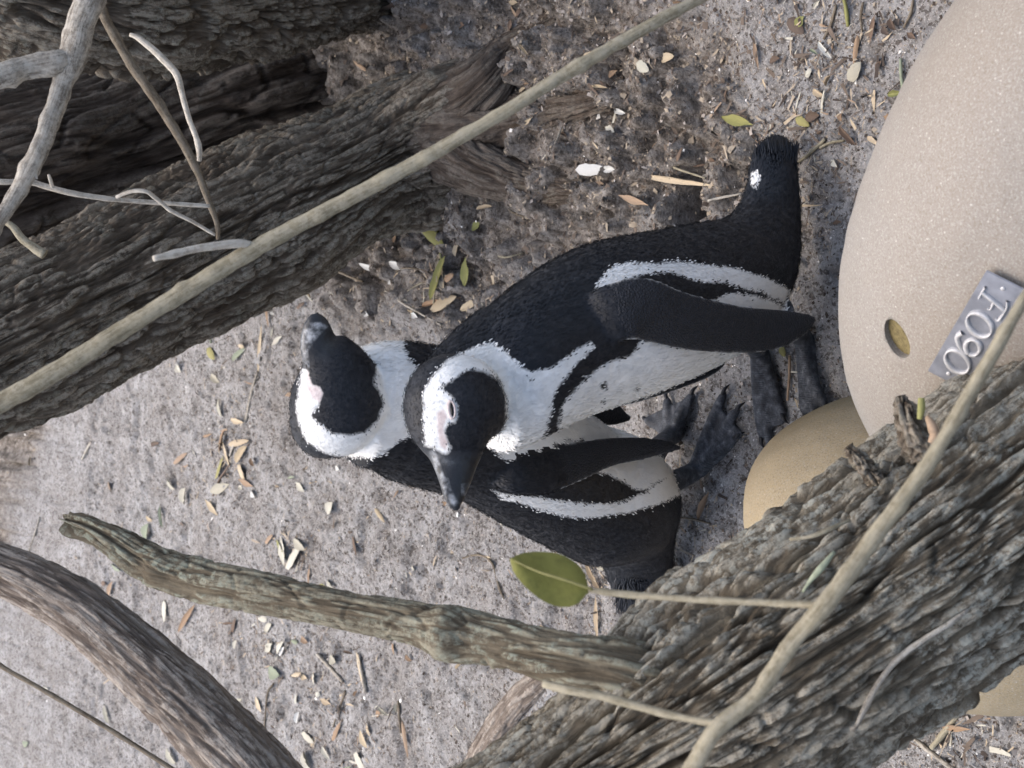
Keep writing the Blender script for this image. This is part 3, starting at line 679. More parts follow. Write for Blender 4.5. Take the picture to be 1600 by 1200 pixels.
def claws(root):
    for a_, b_, z in CLAWS:
        m_ = a_.lerp(b_, .55)
        o = link('claw', tube('claw', [(a_.x, a_.y, z + .0075, .0028), (m_.x, m_.y, z + .0072, .0022), (b_.x, b_.y, z + .0018, .0005)], 10, 10), M_CLAW, root)
    CLAWS.clear()
def sd_px(Vw, poly, t):
    pts = [at(x, y, t) for x, y in poly]; c_ = sum(pts, Vector()) / len(pts); v = (c_ - CAM).normalized()
    e1 = v.cross(Vector((0, 0, 1))).normalized(); e2 = v.cross(e1).normalized()
    B = np.array([e1, e2]).T
    return poly_sd(np.asarray(Vw) @ B, np.array([p[:] for p in pts]) @ B)

def penguin(name, parts, feet_, whites, blacks, pinks, bands, bill_line, label, base, voxel=.0023):
    """parts: list of (kind, loft); kinds body, head, flipper, foot. Grown together into one skin."""
    root = empty(name, base); tag(root, label, 'penguin', 'penguins')
    allp = [(k, ploft(r)) for k, r in parts] + [('foot', f_) for f_ in feet_]
    Vs, Q4, Q3, kinds, cosv, Tn = [], [], [], [], [], []; off = 0
    for k, (V, f4, f3, cs, T) in allp:
        Tn.append(T if k == 'flipper' else -T); Vs.append(V); Q4.append(f4 + off); Q3.append(f3 + off); off += len(V); kr = int(len(V) * .3) if k == 'flipper' else 0; kinds += ['shoulder'] * kr + [k] * (len(V) - kr); cosv.append(cs)
    Vs_al = np.concatenate([(V_[0] @ np.array([0, 0, 0.]) + np.linalg.norm(V_[0] - V_[0][-2], axis=1)) for k_, V_ in allp]); Vs = np.vstack(Vs); cosv = np.concatenate(cosv)
    me = mesh_np('raw', Vs, [np.vstack(Q4), np.vstack(Q3)])
    bm_ = bmesh.new(); bm_.from_mesh(me); bmesh.ops.recalc_face_normals(bm_, faces=bm_.faces[:]); bm_.to_mesh(me); bm_.free()
    tmp = bpy.data.objects.new('tmp', me); COL.objects.link(tmp)
    r = tmp.modifiers.new('r', 'REMESH'); r.mode = 'VOXEL'; r.voxel_size = voxel
    s_ = tmp.modifiers.new('s', 'SMOOTH'); s_.factor = .5; s_.iterations = 5
    dg_ = bpy.context.evaluated_depsgraph_get(); body = bpy.data.meshes.new_from_object(tmp.evaluated_get(dg_)); body.name = name
    bpy.data.objects.remove(tmp)
    n = len(body.vertices); co = np.empty(n * 3, np.float32); body.vertices.foreach_get('co', co); co = co.reshape(-1, 3).astype(float)
    body.polygons.foreach_set('use_smooth', np.ones(len(body.polygons), bool))
    kd = KDTree(len(Vs))
    for i, v in enumerate(Vs): kd.insert(v, i)
    kd.balance()
    idx = np.array([kd.find(v)[1] for v in co]); kind = np.array(kinds)[idx]
    # melt the head and neck together a little more
    white = np.full(n, -.03)
    for where, poly, t in whites:
        s0 = sd_px(co, poly, t); s0 = np.where(np.isin(kind, where.split('+')), s0, -.03); white = np.maximum(white, s0)
    for where, poly, t in blacks:
        s0 = sd_px(co, poly, t); s0 = np.where(np.isin(kind, where.split('+')), s0, -.03); white = np.minimum(white, -s0)
    pink = np.full(n, -.03); band = np.full(n, -.03)
    for poly, t in pinks: pink = np.maximum(pink, np.where(kind == 'head', sd_px(co, poly, t), -.03))
    for poly, t in bands: band = np.maximum(band, np.where(kind == 'head', sd_px(co, poly, t), -.03))
    bill = np.where(kind == 'head', sstep(-.004, .006, sd_px(co, bill_line[0], bill_line[1])), 0)
    fl = (kind == 'flipper').astype(float)
    # soften the part masks over the skin
    ed = np.empty(len(body.edges) * 2, np.int32); body.edges.foreach_get('vertices', ed); ed = ed.reshape(-1, 2)
    def blur(a, it=3):
        deg = np.bincount(ed.ravel(), minlength=n)
        for _ in range(it):
            s1 = np.bincount(ed[:, 0], a[ed[:, 1]], n) + np.bincount(ed[:, 1], a[ed[:, 0]], n); a = .4 * a + .6 * s1 / np.maximum(deg, 1)
        return a
    rim = np.where(kind == 'flipper', np.clip((np.abs(cosv[idx]) - .962) / .02, 0, 1) * .8, 0)
    white = np.where(kind == 'shoulder', -.03, white); pl_w = np.where(kind == 'flipper', -.03, white)
    attr(body, 'white', np.where(kind == 'foot', -.03, pl_w)); attr(body, 'pink', pink); attr(body, 'band', band)
    attr(body, 'flipper', blur(fl, 2)); attr(body, 'foot', blur((kind == 'foot').astype(float), 3)); attr(body, 'toe', Vs_al[idx]); attr(body, 'bill', bill); attr(body, 'rim', blur(rim, 1))
    bo_ = link('body', body, M_PENG, root)
    # short overlapping feathers lying along the body
    flow = np.vstack(Tn)[idx]; nor = np.empty(n * 3, np.float32); body.vertices.foreach_get('normal', nor); nor = nor.reshape(-1, 3).astype(float)
    ok = np.where((kind == 'body') | (kind == 'shoulder') | ((kind == 'head') & (bill < .02) & (pink < -.0015)))[0]
    rg = np.random.default_rng(3); pick = rg.choice(ok, size=int(len(ok) * 2.2), replace=True)
    c0 = co[pick] + rg.normal(0, .0011, (len(pick), 3)); nn = nor[pick]; fl_ = flow[pick] + rg.normal(0, .16, (len(pick), 3)); fl_ = unit(fl_ - nn * (fl_ * nn).sum(1)[:, None]); sdw = np.cross(nn, fl_)
    hd = kind[pick] == 'head'
    ln = np.where(hd, .0022, .0038) * rg.uniform(.7, 1.3, len(pick)); wd = np.where(hd, .00045, .0006) * rg.uniform(.7, 1.3, len(pick))
    up = rg.uniform(.05, .15, len(pick)) * np.where(hd, .6, 1) * np.where(white[pick] > .004, .45, 1)
    root_ = c0 - nn * .0006
    v0 = root_ - fl_ * (ln * .25)[:, None]; v1 = root_ + fl_ * (ln * .3)[:, None] + sdw * wd[:, None] + nn * (ln * up * .4 + .0004)[:, None]
    v2 = root_ + fl_ * (ln * .3)[:, None] - sdw * wd[:, None] + nn * (ln * up * .4 + .0004)[:, None]; v3 = root_ + fl_ * (ln * .75)[:, None] + nn * (ln * up * .75)[:, None]
    FV = np.stack([v0, v2, v3, v1], 1).reshape(-1, 3)
    fme = mesh_np('plumage', FV, np.arange(len(FV)).reshape(-1, 4))
    fme.materials.append(M_TUFT_B); fme.materials.append(M_TUFT_W)
    wv = white[pick] + rg.normal(0, .0011, len(pick)) + .004 * (fbm(co[pick], 60, 77, 2) - .5)
    mi = np.where(wv > 0, 1, 0).astype(np.int32); 
    fme.polygons.foreach_set('material_index', mi)
    fo = link('plumage', fme, None, root); fo['kind'] = 'stuff'
    return root, bo_, body, co, kind, white

def Yd(px, Y): return Y / ray(px, 600).y
# front penguin: head bowed towards its mate
A_parts = [
 ('body', [(1216, 214, 12, -1.062, .4), (1214, 226, 25, -1.058, .34), (1211, 243, 33, -1.052, .36), (1208, 265, 37, -1.046, .48), (1207, 300, 42, -1.04, .62), (1200, 340, 51, -1.035, .75), (1183, 385, 70, -1.03, .9), (1152, 425, 92, -1.03, .98), (1105, 455, 108, -1.03, 1.0), (1050, 475, 117, -1.03, 1.02), (1000, 490, 123, -1.03, 1.04), (950, 505, 126, -1.03, 1.04), (900, 527, 122, -1.03, 1.02), (855, 552, 115, -1.03, 1.0), (812, 582, 108, -1.03, .98), (775, 612, 99, -1.035, .92), (748, 632, 88, -1.035, .9)]),
 ('body', [(800, 560, 92, -1.04, .9), (765, 585, 88, -1.035, .88), (735, 608, 82, -1.03, .86), (712, 630, 74, -1.02, .84)]),
 ('head', [(720, 565, 38, -1.012, .9), (717, 583, 61, -1.01, .9), (713, 612, 77, -1.006, .88), (711, 642, 81, -1.002, .84), (708, 668, 72, -.997, .8), (709, 690, 57, -.992, .72), (711, 708, 45, -.989, .6), (711, 728, 35, -.985, .5), (711, 748, 28, -.982, .44), (710, 768, 21, -.979, .42), (711, 786, 14, -.976, .42), (714, 799, 5, -.974, .5)]),
 ('flipper', [(850, 540, 40, 1.36, .6), (890, 522, 42, 1.325, .5), (925, 506, 44, 1.298, .36), (958, 490, 46, 1.285, .27), (1000, 482, 50, 1.288, .21), (1050, 497, 46, 1.305, .2), (1100, 508, 43, 1.325, .2), (1160, 515.5, 38, 1.352, .2), (1210, 514, 33, 1.378, .2), (1245, 507, 23, 1.395, .24), (1262, 502, 14, 1.405, .3), (1274, 499, 5, 1.412, .5)]),
 ('flipper', [(885, 600, 26, -1.10, .4), (960, 600, 36, -1.125, .26), (1050, 575, 36, -1.125, .22), (1110, 560, 26, -1.12, .25), (1140, 548, 6, -1.12, .5)]),
]
A_feet = foot((1250, 525), [(1265, 650), (1281, 656), (1297, 641)], (1215, 485, 1.46)) + foot((1185, 545), [(1191, 688), (1206, 702), (1227, 650)], (1165, 505, 1.50))
A_white = [
 ('head+body', [(640, 724), (660, 715), (668, 690), (664, 650), (666, 617), (678, 589), (702, 563), (738, 542), (765, 533), (790, 548), (812, 572), (830, 581), (860, 577), (880, 563), (900, 546), (925, 532), (937, 539), (906, 563), (891, 582), (874, 602), (864, 626), (861, 652), (853, 682), (842, 716), (800, 750), (740, 760)], 1.24),
 ('body', [(858, 735), (867, 690), (873, 655), (886, 622), (905, 603), (926, 583), (946, 569), (962, 562), (985, 556), (1003, 528), (1060, 538), (1130, 545), (1190, 540), (1180, 580), (1080, 640), (1000, 690), (900, 740)], 1.29),
 ('body', [(930, 472), (939, 445), (958, 421), (985, 411), (1020, 413), (1060, 409), (1100, 414), (1150, 419), (1200, 432), (1240, 452), (1268, 480), (1280, 505), (1240, 500), (1236, 478), (1205, 462), (1170, 452), (1130, 442), (1080, 438), (1050, 426), (1010, 428), (978, 440), (955, 456), (940, 474)], 1.36),
 ('body', [(1112, 472), (1138, 459), (1180, 462), (1222, 476), (1245, 500), (1150, 500)], 1.38),
 ('body', [(1174, 272), (1184, 266), (1188, 280), (1182, 294), (1173, 288)], 1.5),
]
A_black = [('head', [(600, 696), (662, 694), (680, 700), (697, 707), (704, 699), (697, 684), (694, 672), (700, 663), (711, 660), (716, 648), (714, 634), (707, 624), (690, 607), (705, 599), (719, 587), (736, 578), (761, 582), (780, 596), (790, 620), (791, 655), (782, 690), (767, 715), (752, 738), (730, 830), (600, 830)], 1.235),
           ('body', [(995, 520), (1010, 512), (985, 554), (962, 560)], 1.3), ('body', [(939, 600), (946, 597), (947, 606), (941, 607)], 1.29), ('body', [(937, 627), (942, 626), (941, 631)], 1.29), ('body', [(826, 590), (831, 591), (829, 597)], 1.27), ('body', [(994, 609), (998, 608), (997, 613)], 1.3)]
A_pink = [([(683, 645), (694, 640), (699, 652), (694, 664), (693, 675), (699, 690), (697, 703), (688, 696), (684, 672)], 1.235)]
A_band = [([(671, 706), (679, 703), (693, 742), (702, 764), (695, 768), (684, 744)], 1.235), ([(690, 752), (700, 747), (705, 766), (718, 788), (708, 790), (696, 775)], 1.235), ([(721, 757), (733, 755), (734, 770), (722, 775)], 1.235)]
A_root, A_body, A_me, A_co, A_kind, A_w = penguin('african_penguin', A_parts, A_feet, A_white, A_black, A_pink, A_band,
    ([(655, 703), (700, 712), (770, 715), (770, 830), (655, 830)], 1.235),
    'black and white penguin in front, side-on with head bowed and bill resting across its mate', on_z(1235, 560))

claws(A_root)
# rear penguin: head turned away to the tree
B_parts = [
 ('body', [(990, 966, 8, -1.285, .5), (993, 956, 22, -1.278, .36), (997, 938, 36, -1.268, .38), (999, 912, 46, -1.257, .5), (998, 888, 53, -1.25, .64), (996, 862, 57, -1.24, .8), (990, 832, 68, -1.23, .9), (976, 802, 94, -1.218, .95), (948, 780, 107, -1.21, .98), (905, 762, 104, -1.205, 1.), (855, 733, 107, -1.195, 1.0), (800, 702, 107, -1.185, 1.0), (745, 676, 104, -1.18, 1.0), (695, 660, 108, -1.178, .95), (650, 646, 110, -1.175, .9), (612, 638, 105, -1.172, .86), (578, 641, 97, -1.17, .82), (546, 650, 82, -1.168, .8)]),
 ('head', [(560, 694, 36, -1.167, .9), (552, 680, 62, -1.167, .88), (538, 655, 83, -1.165, .84), (530, 625, 78, -1.162, .82), (525, 597, 70, -1.16, .78), (519, 573, 57, -1.157, .72), (510, 555, 45, -1.155, .64), (500, 541, 33, -1.153, .55), (496, 525, 27, -1.151, .48), (495, 511, 23, -1.149, .46), (493, 499, 17, -1.148, .46), (491, 488, 6, -1.147, .5)]),
 ('flipper', [(770, 735, 22, 1.43, .4), (805, 741, 31, 1.425, .32), (850, 738, 34, 1.438, .25), (900, 722, 31, 1.462, .23), (950, 707, 24, 1.490, .24), (1000, 701, 19, 1.515, .27), (1040, 698, 12, 1.53, .32), (1064, 700, 4, 1.54, .5)]),
 ('flipper', [(760, 590, 26, -1.20, .4), (860, 600, 32, -1.235, .26), (940, 640, 26, -1.24, .25), (985, 655, 5, -1.24, .5)]),
]
B_feet = foot((1052, 682), [(1016, 655), (1048, 622), (1082, 614)], (1015, 715, 1.62)) + foot((1083, 738), [(1134, 612), (1157, 638), (1154, 682)], (1035, 765, 1.63))
B_white = [
 ('head+body', [(478, 560), (472, 590), (466, 625), (468, 655), (480, 688), (506, 706), (543, 716), (584, 716), (604, 705), (620, 690), (636, 682), (655, 678), (690, 640), (690, 580), (655, 575), (640, 562), (632, 545), (633, 520), (580, 520), (540, 520), (500, 560)], 1.35),
 ('body', [(690, 640), (760, 690), (800, 722), (860, 705), (960, 690), (1075, 700), (1075, 640), (990, 560), (800, 480), (690, 500)], 1.47),
 ('body', [(776, 766), (800, 772), (835, 776), (862, 780), (885, 783), (925, 788), (960, 786), (990, 778), (1010, 770), (1022, 760), (1040, 748), (1062, 738), (1085, 715), (1095, 770), (1062, 776), (1030, 790), (980, 801), (925, 810), (880, 806), (830, 790), (788, 779)], 1.50),
 ('body', [(930, 738), (945, 725), (1000, 712), (1050, 708), (1080, 725), (1075, 745), (1048, 748), (1030, 752), (1010, 766), (992, 765), (970, 752), (950, 741)], 1.52),
]
B_black = [('head', [(455, 480), (462, 575), (480, 579), (484, 592), (487, 602), (499, 605), (504, 615), (499, 634), (485, 648), (500, 661), (520, 676), (546, 679), (570, 673), (590, 656), (599, 631), (592, 612), (584, 598), (590, 570), (590, 545), (600, 480)], 1.34)]
B_pink = [([(480, 579), (484, 592), (487, 602), (499, 605), (504, 615), (499, 628), (488, 622), (479, 605), (474, 588)], 1.34)]
B_band = [([(469, 520), (479, 520), (483, 574), (473, 576)], 1.34), ([(470, 520), (480, 505), (500, 504), (512, 510), (500, 522), (486, 540), (478, 556), (470, 545)], 1.34)]
B_root, B_body, B_me, B_co, B_kind, B_w = penguin('african_penguin', B_parts, B_feet, B_white, B_black, B_pink, B_band,
    ([(440, 560), (510, 560), (526, 540), (540, 470), (440, 470)], 1.34),
    'black and white penguin behind its mate with bill pointed at the leaning trunk', on_z(1075, 715))

claws(B_root)
# eye of the front penguin
def eye(root, me, px, py, ang, a, b_, cov):
    bv = bvh_of(me); loc, nrm = hit(bv, px, py)
    # average the normal a little
    nn = Vector()
    for dx in (-6, 0, 6):
        for dy in (-6, 0, 6): nn += hit(bv, px + dx, py + dy)[1]
    nn.normalize()
    ax = (hit(bv, px + 8 * math.cos(ang), py + 8 * math.sin(ang))[0] - loc); ax = (ax - nn * ax.dot(nn)).normalized(); ay = nn.cross(ax)
    Mx = Matrix((ax, ay, nn)).transposed().to_4x4(); Mx.translation = loc
    bm_ = bmesh.new(); bmesh.ops.create_uvsphere(bm_, u_segments=24, v_segments=14, radius=1); bmesh.ops.scale(bm_, vec=(a, b_, .0016), verts=bm_.verts)
    e = bpy.data.meshes.new('eye'); bm_.to_mesh(e); e.polygons.foreach_set('use_smooth', np.ones(len(e.polygons), bool))
    o = link('eye', e, M_EYE, root); o.matrix_basis = Mx
    # lid: a ring round the eye
    ph = np.linspace(0, 2 * np.pi, 32, endpoint=False); C = np.column_stack([np.cos(ph) * (a + .0012), np.sin(ph) * (b_ + .0012), 0 * ph + .0004, 0 * ph + .0011])
    V = []; 
    for i in range(32):
        c_ = C[i, :3]; rd = np.array([math.cos(ph[i]), math.sin(ph[i]), 0]); w = .0009 + .0007 * (math.sin(ph[i]) * cov > 0)
        for q_ in np.linspace(0, 2 * np.pi, 8, endpoint=False): V.append(c_ + rd * w * math.cos(q_) + np.array([0, 0, .0011 * math.sin(q_)]))
    V = np.array(V); i = np.arange(32)[:, None]; j = np.arange(8)[None, :]
    f = np.stack([i * 8 + j, ((i + 1) % 32) * 8 + j, ((i + 1) % 32) * 8 + (j + 1) % 8, i * 8 + (j + 1) % 8], -1).reshape(-1, 4)
    l_ = link('eyelid', mesh_np('eyelid', V, f), M_LID, root); l_.matrix_basis = Mx
eye(A_root, A_me, 706, 640, math.pi / 2 - .12, .0058, .0014, -1)

# stiff tail quills
def tail(root, feathers, matl):
    Vs, Fs = [], []; off = 0
    for (x0, y0, t0, x1, y1, t1, w) in feathers:
        a, b_ = at(x0, y0, t0), at(x1, y1, t1); ax = b_ - a; v = (a - CAM).normalized(); sd_ = ax.cross(v).normalized(); wd = w * t0 / F
        for i in range(6):
            s_ = i / 5; ww = wd * (1 - .95 * s_ ** 2); lift = v * (-.004 * math.sin(s_ * 2.2))
            for k in (-1, 0, 1): Vs.append(a + ax * s_ + sd_ * (k * ww) + lift + v * (.0012 * abs(k)))
        Fs.append(grid_faces(6, 3, wrap=False, off=off)); off += 18
    return link('tail', mesh_np('tail', np.array(Vs), np.vstack(Fs)), matl, root)
rr = random.Random(4)
fe = []
for k in range(420):
    u = rr.random(); v_ = rr.random(); x0 = 1182 + 62 * u; y0 = 232 + 55 * v_; ln_ = rr.uniform(12, 26)
    fe.append((x0, y0, 1.548 - .02 * v_ - .012 * math.sin(math.pi * u), x0 + rr.uniform(-5, 5) + (u - .5) * 4, max(204 + 18 * abs(u - .45), y0 - ln_), 1.556 - .014 * v_ + rr.uniform(-.004, .004), rr.uniform(.8, 1.5)))
tail(A_root, fe, M_TAILF)
fe = []
for k in range(400):
    u = rr.random(); v_ = rr.random(); x0 = 962 + 76 * u; y0 = 945 - 50 * v_ - 18 * abs(u - .35); ln_ = rr.uniform(12, 26)
    fe.append((x0, y0, 1.702 - .024 * v_ - .014 * math.sin(math.pi * u), x0 + rr.uniform(-6, 4) - 2, min(974 - 34 * max(0, u - .35), y0 + ln_), 1.712 - .018 * v_ + rr.uniform(-.004, .004), rr.uniform(.8, 1.5)))
tail(B_root, fe, M_TAILF)

# ------------------------------------------------------------------ litter
def lit_leaf(name, n=9, m=4, shape=None, curl=.3, bend=.2, seed=0):
    r_ = random.Random(seed); V = []
    for i in range(n + 1):
        s_ = i / n; w = .5 * (shape(s_))
        for j in range(m + 1):
            k = 2 * j / m - 1
            V.append((s_ - .5, k * w * (1 + .12 * r_.uniform(-1, 1)), .12 + bend * math.sin(math.pi * s_) * .5 + curl * abs(k) ** 1.6 * w + .03 * r_.uniform(-1, 1)))
    return mesh_np(name, np.array(V), grid_faces(n + 1, m + 1, wrap=False))
SH = [lambda s: math.sin(math.pi * s) ** .8 + .02, lambda s: math.sin(math.pi * s ** .7) ** .6 + .02, lambda s: (1 - (2 * s - 1) ** 4) * .8 + .05, lambda s: math.sin(math.pi * s) ** 1.4 + .05]
PROTO = {}
for kd_ in M_LEAF:
    for v in range(4):
        me = lit_leaf('fallen_leaf', shape=SH[v], curl=(.5, -.3, .8, .3)[v], bend=(.12, .3, .05, -.06)[v], seed=v + 3)
        me.materials.append(M_LEAF[kd_]); PROTO[kd_, v] = me
def region(x, y):
    if x > 1430 and y > 1050: return 'under the near trunk'
    if x > 1150 and y < 330: return 'between the front penguin\'s tail and the large nest shell'
    if x > 1040 and y > 480: return 'around the penguins\' feet'
    if y > 950 and x > 380: return 'beyond the broken limb'
    if y > 880 and x <= 380: return 'between the broken limb and the curved limb'
    if 560 < x and y < 520: return 'in the dark litter behind the front penguin'
    if y > 560 and x < 470: return 'between the leaning trunk and the broken limb'
    if y <= 560: return 'by the foot of the leaning trunk'
    return 'between the rear penguin and the broken limb'
LOOK = {'orange': ('narrow dry orange leaf', 'tiny dry orange leaf scrap'), 'tan': ('dry tan leaf', 'small dry tan leaf scrap'), 'pale': ('broad bleached cream leaf', 'small bleached cream leaf scrap'), 'olive': ('yellow-olive fallen leaf', 'small yellow-olive leaf'), 'green': ('grey-green fallen leaf', 'small grey-green leaf'), 'brown': ('curled dark brown leaf', 'tiny dark brown leaf scrap'), 'white': ('white petal', 'tiny white petal scrap')}
def put_leaf(x0, y0, x1, y1, w, kd_, var=None, lift=.0, label=None, tilt=.25):
    a, b_ = on_ground(x0, y0), on_ground(x1, y1); c_ = (a + b_) / 2; c_.z = max(gz(c_.x, c_.y), c_.z)
    dv = b_ - a; L = max(.008, math.hypot(dv.x, dv.y)); t = (c_ - CAM).dot(DV); Wd = w * t / F * 1.25
    v = random.randrange(4) if var is None else var
    o = bpy.data.objects.new('fallen_leaf', PROTO[kd_, v]); COL.objects.link(o)
    o.location = c_ + Vector((0, 0, .0015 + lift)); o.scale = (L, Wd, max(.012, Wd * .8))
    o.rotation_euler = (random.uniform(-tilt, tilt), random.uniform(-.12, .12), math.atan2(dv.y, dv.x))
    lk_ = LOOK[kd_][0 if L > .018 else 1]
    return tag(o, lk_ + ' ' + region((x0 + x1) / 2, (y0 + y1) / 2), 'leaf', lk_ + ' fallen on the ground')
NOT = [(1140, 185, 1185, 197, 13, 'olive'), (1245, 185, 1268, 198, 11, 'olive'), (1262, 186, 1282, 180, 12, 'brown'), (1343, 55, 1335, 105, 7, 'orange'), (1330, 127, 1352, 98, 20, 'pale'), (1390, 149, 1415, 146, 8, 'olive'), (1383, 182, 1401, 186, 9, 'orange'),
 (1318, 198, 1338, 227, 9, 'brown'), (1283, 66, 1306, 93, 7, 'white'), (1232, 30, 1262, 55, 16, 'brown'), (1245, 45, 1258, 25, 12, 'olive'), (1395, 30, 1405, 48, 10, 'brown'), (1362, 70, 1372, 20, 8, 'brown'), (1180, 55, 1188, 110, 6, 'orange'), (1384, 40, 1392, 55, 9, 'brown'),
 (1056, 276, 1070, 280, 10, 'white'), (978, 306, 1026, 322, 9, 'orange'), (912, 267, 943, 264, 15, 'white'), (935, 180, 950, 186, 12, 'white'), (968, 172, 985, 178, 8, 'white'), (955, 200, 970, 208, 10, 'pale'), (1040, 180, 1058, 200, 9, 'pale'), (1000, 100, 1020, 112, 14, 'pale'), (1045, 95, 1068, 90, 12, 'tan'),
 (676, 350, 697, 392, 16, 'olive'), (733, 342, 746, 362, 9, 'olive'), (690, 470, 697, 400, 13, 'olive'), (702, 452, 709, 398, 15, 'tan'), (714, 452, 733, 402, 13, 'olive'), (686, 484, 726, 464, 15, 'tan'), (714, 484, 742, 470, 11, 'tan'), (668, 478, 690, 470, 8, 'orange'), (700, 400, 712, 380, 10, 'tan'), (720, 440, 735, 430, 9, 'orange'),
 (617, 410, 630, 420, 9, 'white'), (657, 490, 664, 497, 7, 'white'), (607, 438, 614, 445, 6, 'white'), (575, 412, 588, 422, 7, 'white'), (604, 365, 622, 380, 11, 'orange'), (567, 488, 577, 493, 7, 'white'), (428, 485, 431, 491, 6, 'white'),
 (412, 462, 424, 512, 7, 'orange'), (490, 420, 493, 466, 7, 'tan'), (413, 505, 403, 592, 6, 'tan'), (427, 540, 443, 525, 7, 'pale'), (327, 545, 340, 562, 11, 'olive'), (368, 563, 384, 545, 9, 'green'), (278, 570, 285, 582, 9, 'pale'), (334, 586, 347, 598, 10, 'pale'),
 (343, 622, 352, 652, 9, 'pale'), (360, 655, 387, 660, 7, 'tan'), (356, 672, 344, 706, 9, 'orange'), (360, 695, 395, 688, 8, 'tan'), (372, 722, 388, 697, 13, 'tan'), (374, 726, 384, 752, 12, 'tan'), (340, 748, 352, 712, 8, 'olive'), (333, 768, 358, 756, 12, 'pale'), (325, 780, 341, 806, 8, 'tan'), (296, 762, 292, 788, 17, 'pale'), (268, 748, 277, 764, 8, 'pale'),
 (273, 724, 294, 708, 8, 'orange'), (252, 790, 257, 824, 7, 'green'), (236, 818, 229, 846, 17, 'green'), (393, 766, 402, 776, 9, 'white'), (378, 748, 398, 760, 8, 'orange'), (352, 690, 362, 730, 8, 'tan'), (395, 715, 402, 728, 7, 'orange'), (468, 753, 480, 768, 9, 'pale'), (513, 802, 527, 784, 13, 'pale'), (588, 794, 606, 817, 6, 'tan'), (527, 728, 533, 734, 6, 'white'),
 (440, 838, 452, 884, 17, 'pale'), (452, 888, 470, 852, 17, 'pale'), (462, 842, 482, 858, 12, 'pale'), (433, 843, 445, 862, 10, 'olive'), (418, 848, 429, 836, 8, 'orange'), (553, 838, 563, 868, 7, 'brown'), (484, 880, 491, 918, 7, 'orange'), (513, 905, 527, 920, 9, 'pale'), (505, 912, 512, 922, 8, 'olive'), (258, 938, 263, 972, 12, 'pale'), (284, 988, 306, 944, 8, 'orange'), (171, 936, 179, 908, 8, 'orange'), (364, 988, 371, 966, 8, 'brown'), (370, 1000, 372, 1014, 7, 'pale'),
 (415, 1018, 432, 1004, 10, 'pale'), (432, 1022, 444, 1002, 9, 'pale'), (423, 1046, 443, 1054, 16, 'green'), (517, 1026, 531, 1034, 12, 'pale'), (560, 1018, 574, 1080, 8, 'tan'), (400, 1088, 412, 1112, 10, 'tan'), (478, 1172, 488, 1200, 20, 'pale'), (558, 1178, 570, 1204, 17, 'pale'), (566, 1140, 578, 1168, 11, 'tan'), (518, 1158, 537, 1128, 8, 'orange'), (464, 1130, 471, 1112, 9, 'white'), (474, 1146, 492, 1160, 12, 'pale'), (508, 1165, 516, 1186, 9, 'pale'), (502, 1092, 522, 1100, 7, 'tan'), (574, 1130, 582, 1150, 8, 'tan'), (630, 1126, 640, 1186, 7, 'orange'), (585, 1118, 600, 1112, 8, 'orange'), (165, 1102, 172, 1130, 9, 'pale'), (264, 1168, 276, 1192, 13, 'pale'), (366, 1108, 378, 1092, 10, 'pale'), (638, 1022, 645, 1032, 7, 'orange'), (615, 1005, 620, 1022, 6, 'orange'), (475, 995, 482, 1004, 9, 'orange'), (415, 985, 428, 975, 10, 'pale'), (450, 1010, 440, 1025, 8, 'white'),
 (922, 875, 942, 930, 9, 'tan'), (932, 930, 938, 1002, 9, 'tan'), (1090, 812, 1113, 768, 9, 'orange'), (1062, 885, 1094, 926, 14, 'tan'), (1050, 870, 1075, 895, 11, 'brown'), (1222, 542, 1231, 558, 9, 'olive'), (1090, 695, 1095, 715, 9, 'tan'), (1475, 1133, 1522, 1138, 8, 'orange'), (905, 866, 920, 880, 10, 'tan'), (935, 878, 948, 890, 8, 'pale'), (1160, 840, 1170, 850, 5, 'white'), (1248, 402, 1256, 420, 8, 'pale'), (1300, 250, 1312, 262, 7, 'pale'), (1275, 140, 1290, 150, 9, 'tan'), (1205, 100, 1222, 92, 10, 'brown'), (1260, 120, 1272, 108, 9, 'pale'), (1420, 52, 1432, 62, 7, 'brown'), (1380, 95, 1372, 112, 7, 'brown')]
for it in NOT: put_leaf(*it, lift=.006 if it[5] == 'white' and it[4] > 13 else 0, var=1 if it[5] == 'white' and it[4] > 13 else None)
# further scattered litter
rs = random.Random(21)
made = 0
while made < 150:
    x, y = rs.uniform(-40, 1330), rs.uniform(-20, 1220)
    u = rs.random()
    if 480 < x < 1290 and 330 < y < 950 and u < .8: continue
    if x > 1000 and y > 600 : continue
    if x < 320 and u < .55: continue
    p = on_ground(x, y); mu = float(glook(GMU, [[p.x, p.y]])[0])
    kd_ = rs.choice(['brown', 'brown', 'brown', 'tan', 'tan', 'orange', 'brown'] if mu > .5 else ['brown', 'tan', 'pale', 'orange', 'pale', 'tan', 'brown', 'green'])
    L = rs.uniform(7, 20) * (1 if mu < .5 else 1.2); an = rs.uniform(0, 6.283)
    put_leaf(x, y, x + L * math.cos(an), y + L * math.sin(an), rs.uniform(3, 8), kd_, tilt=.5); made += 1
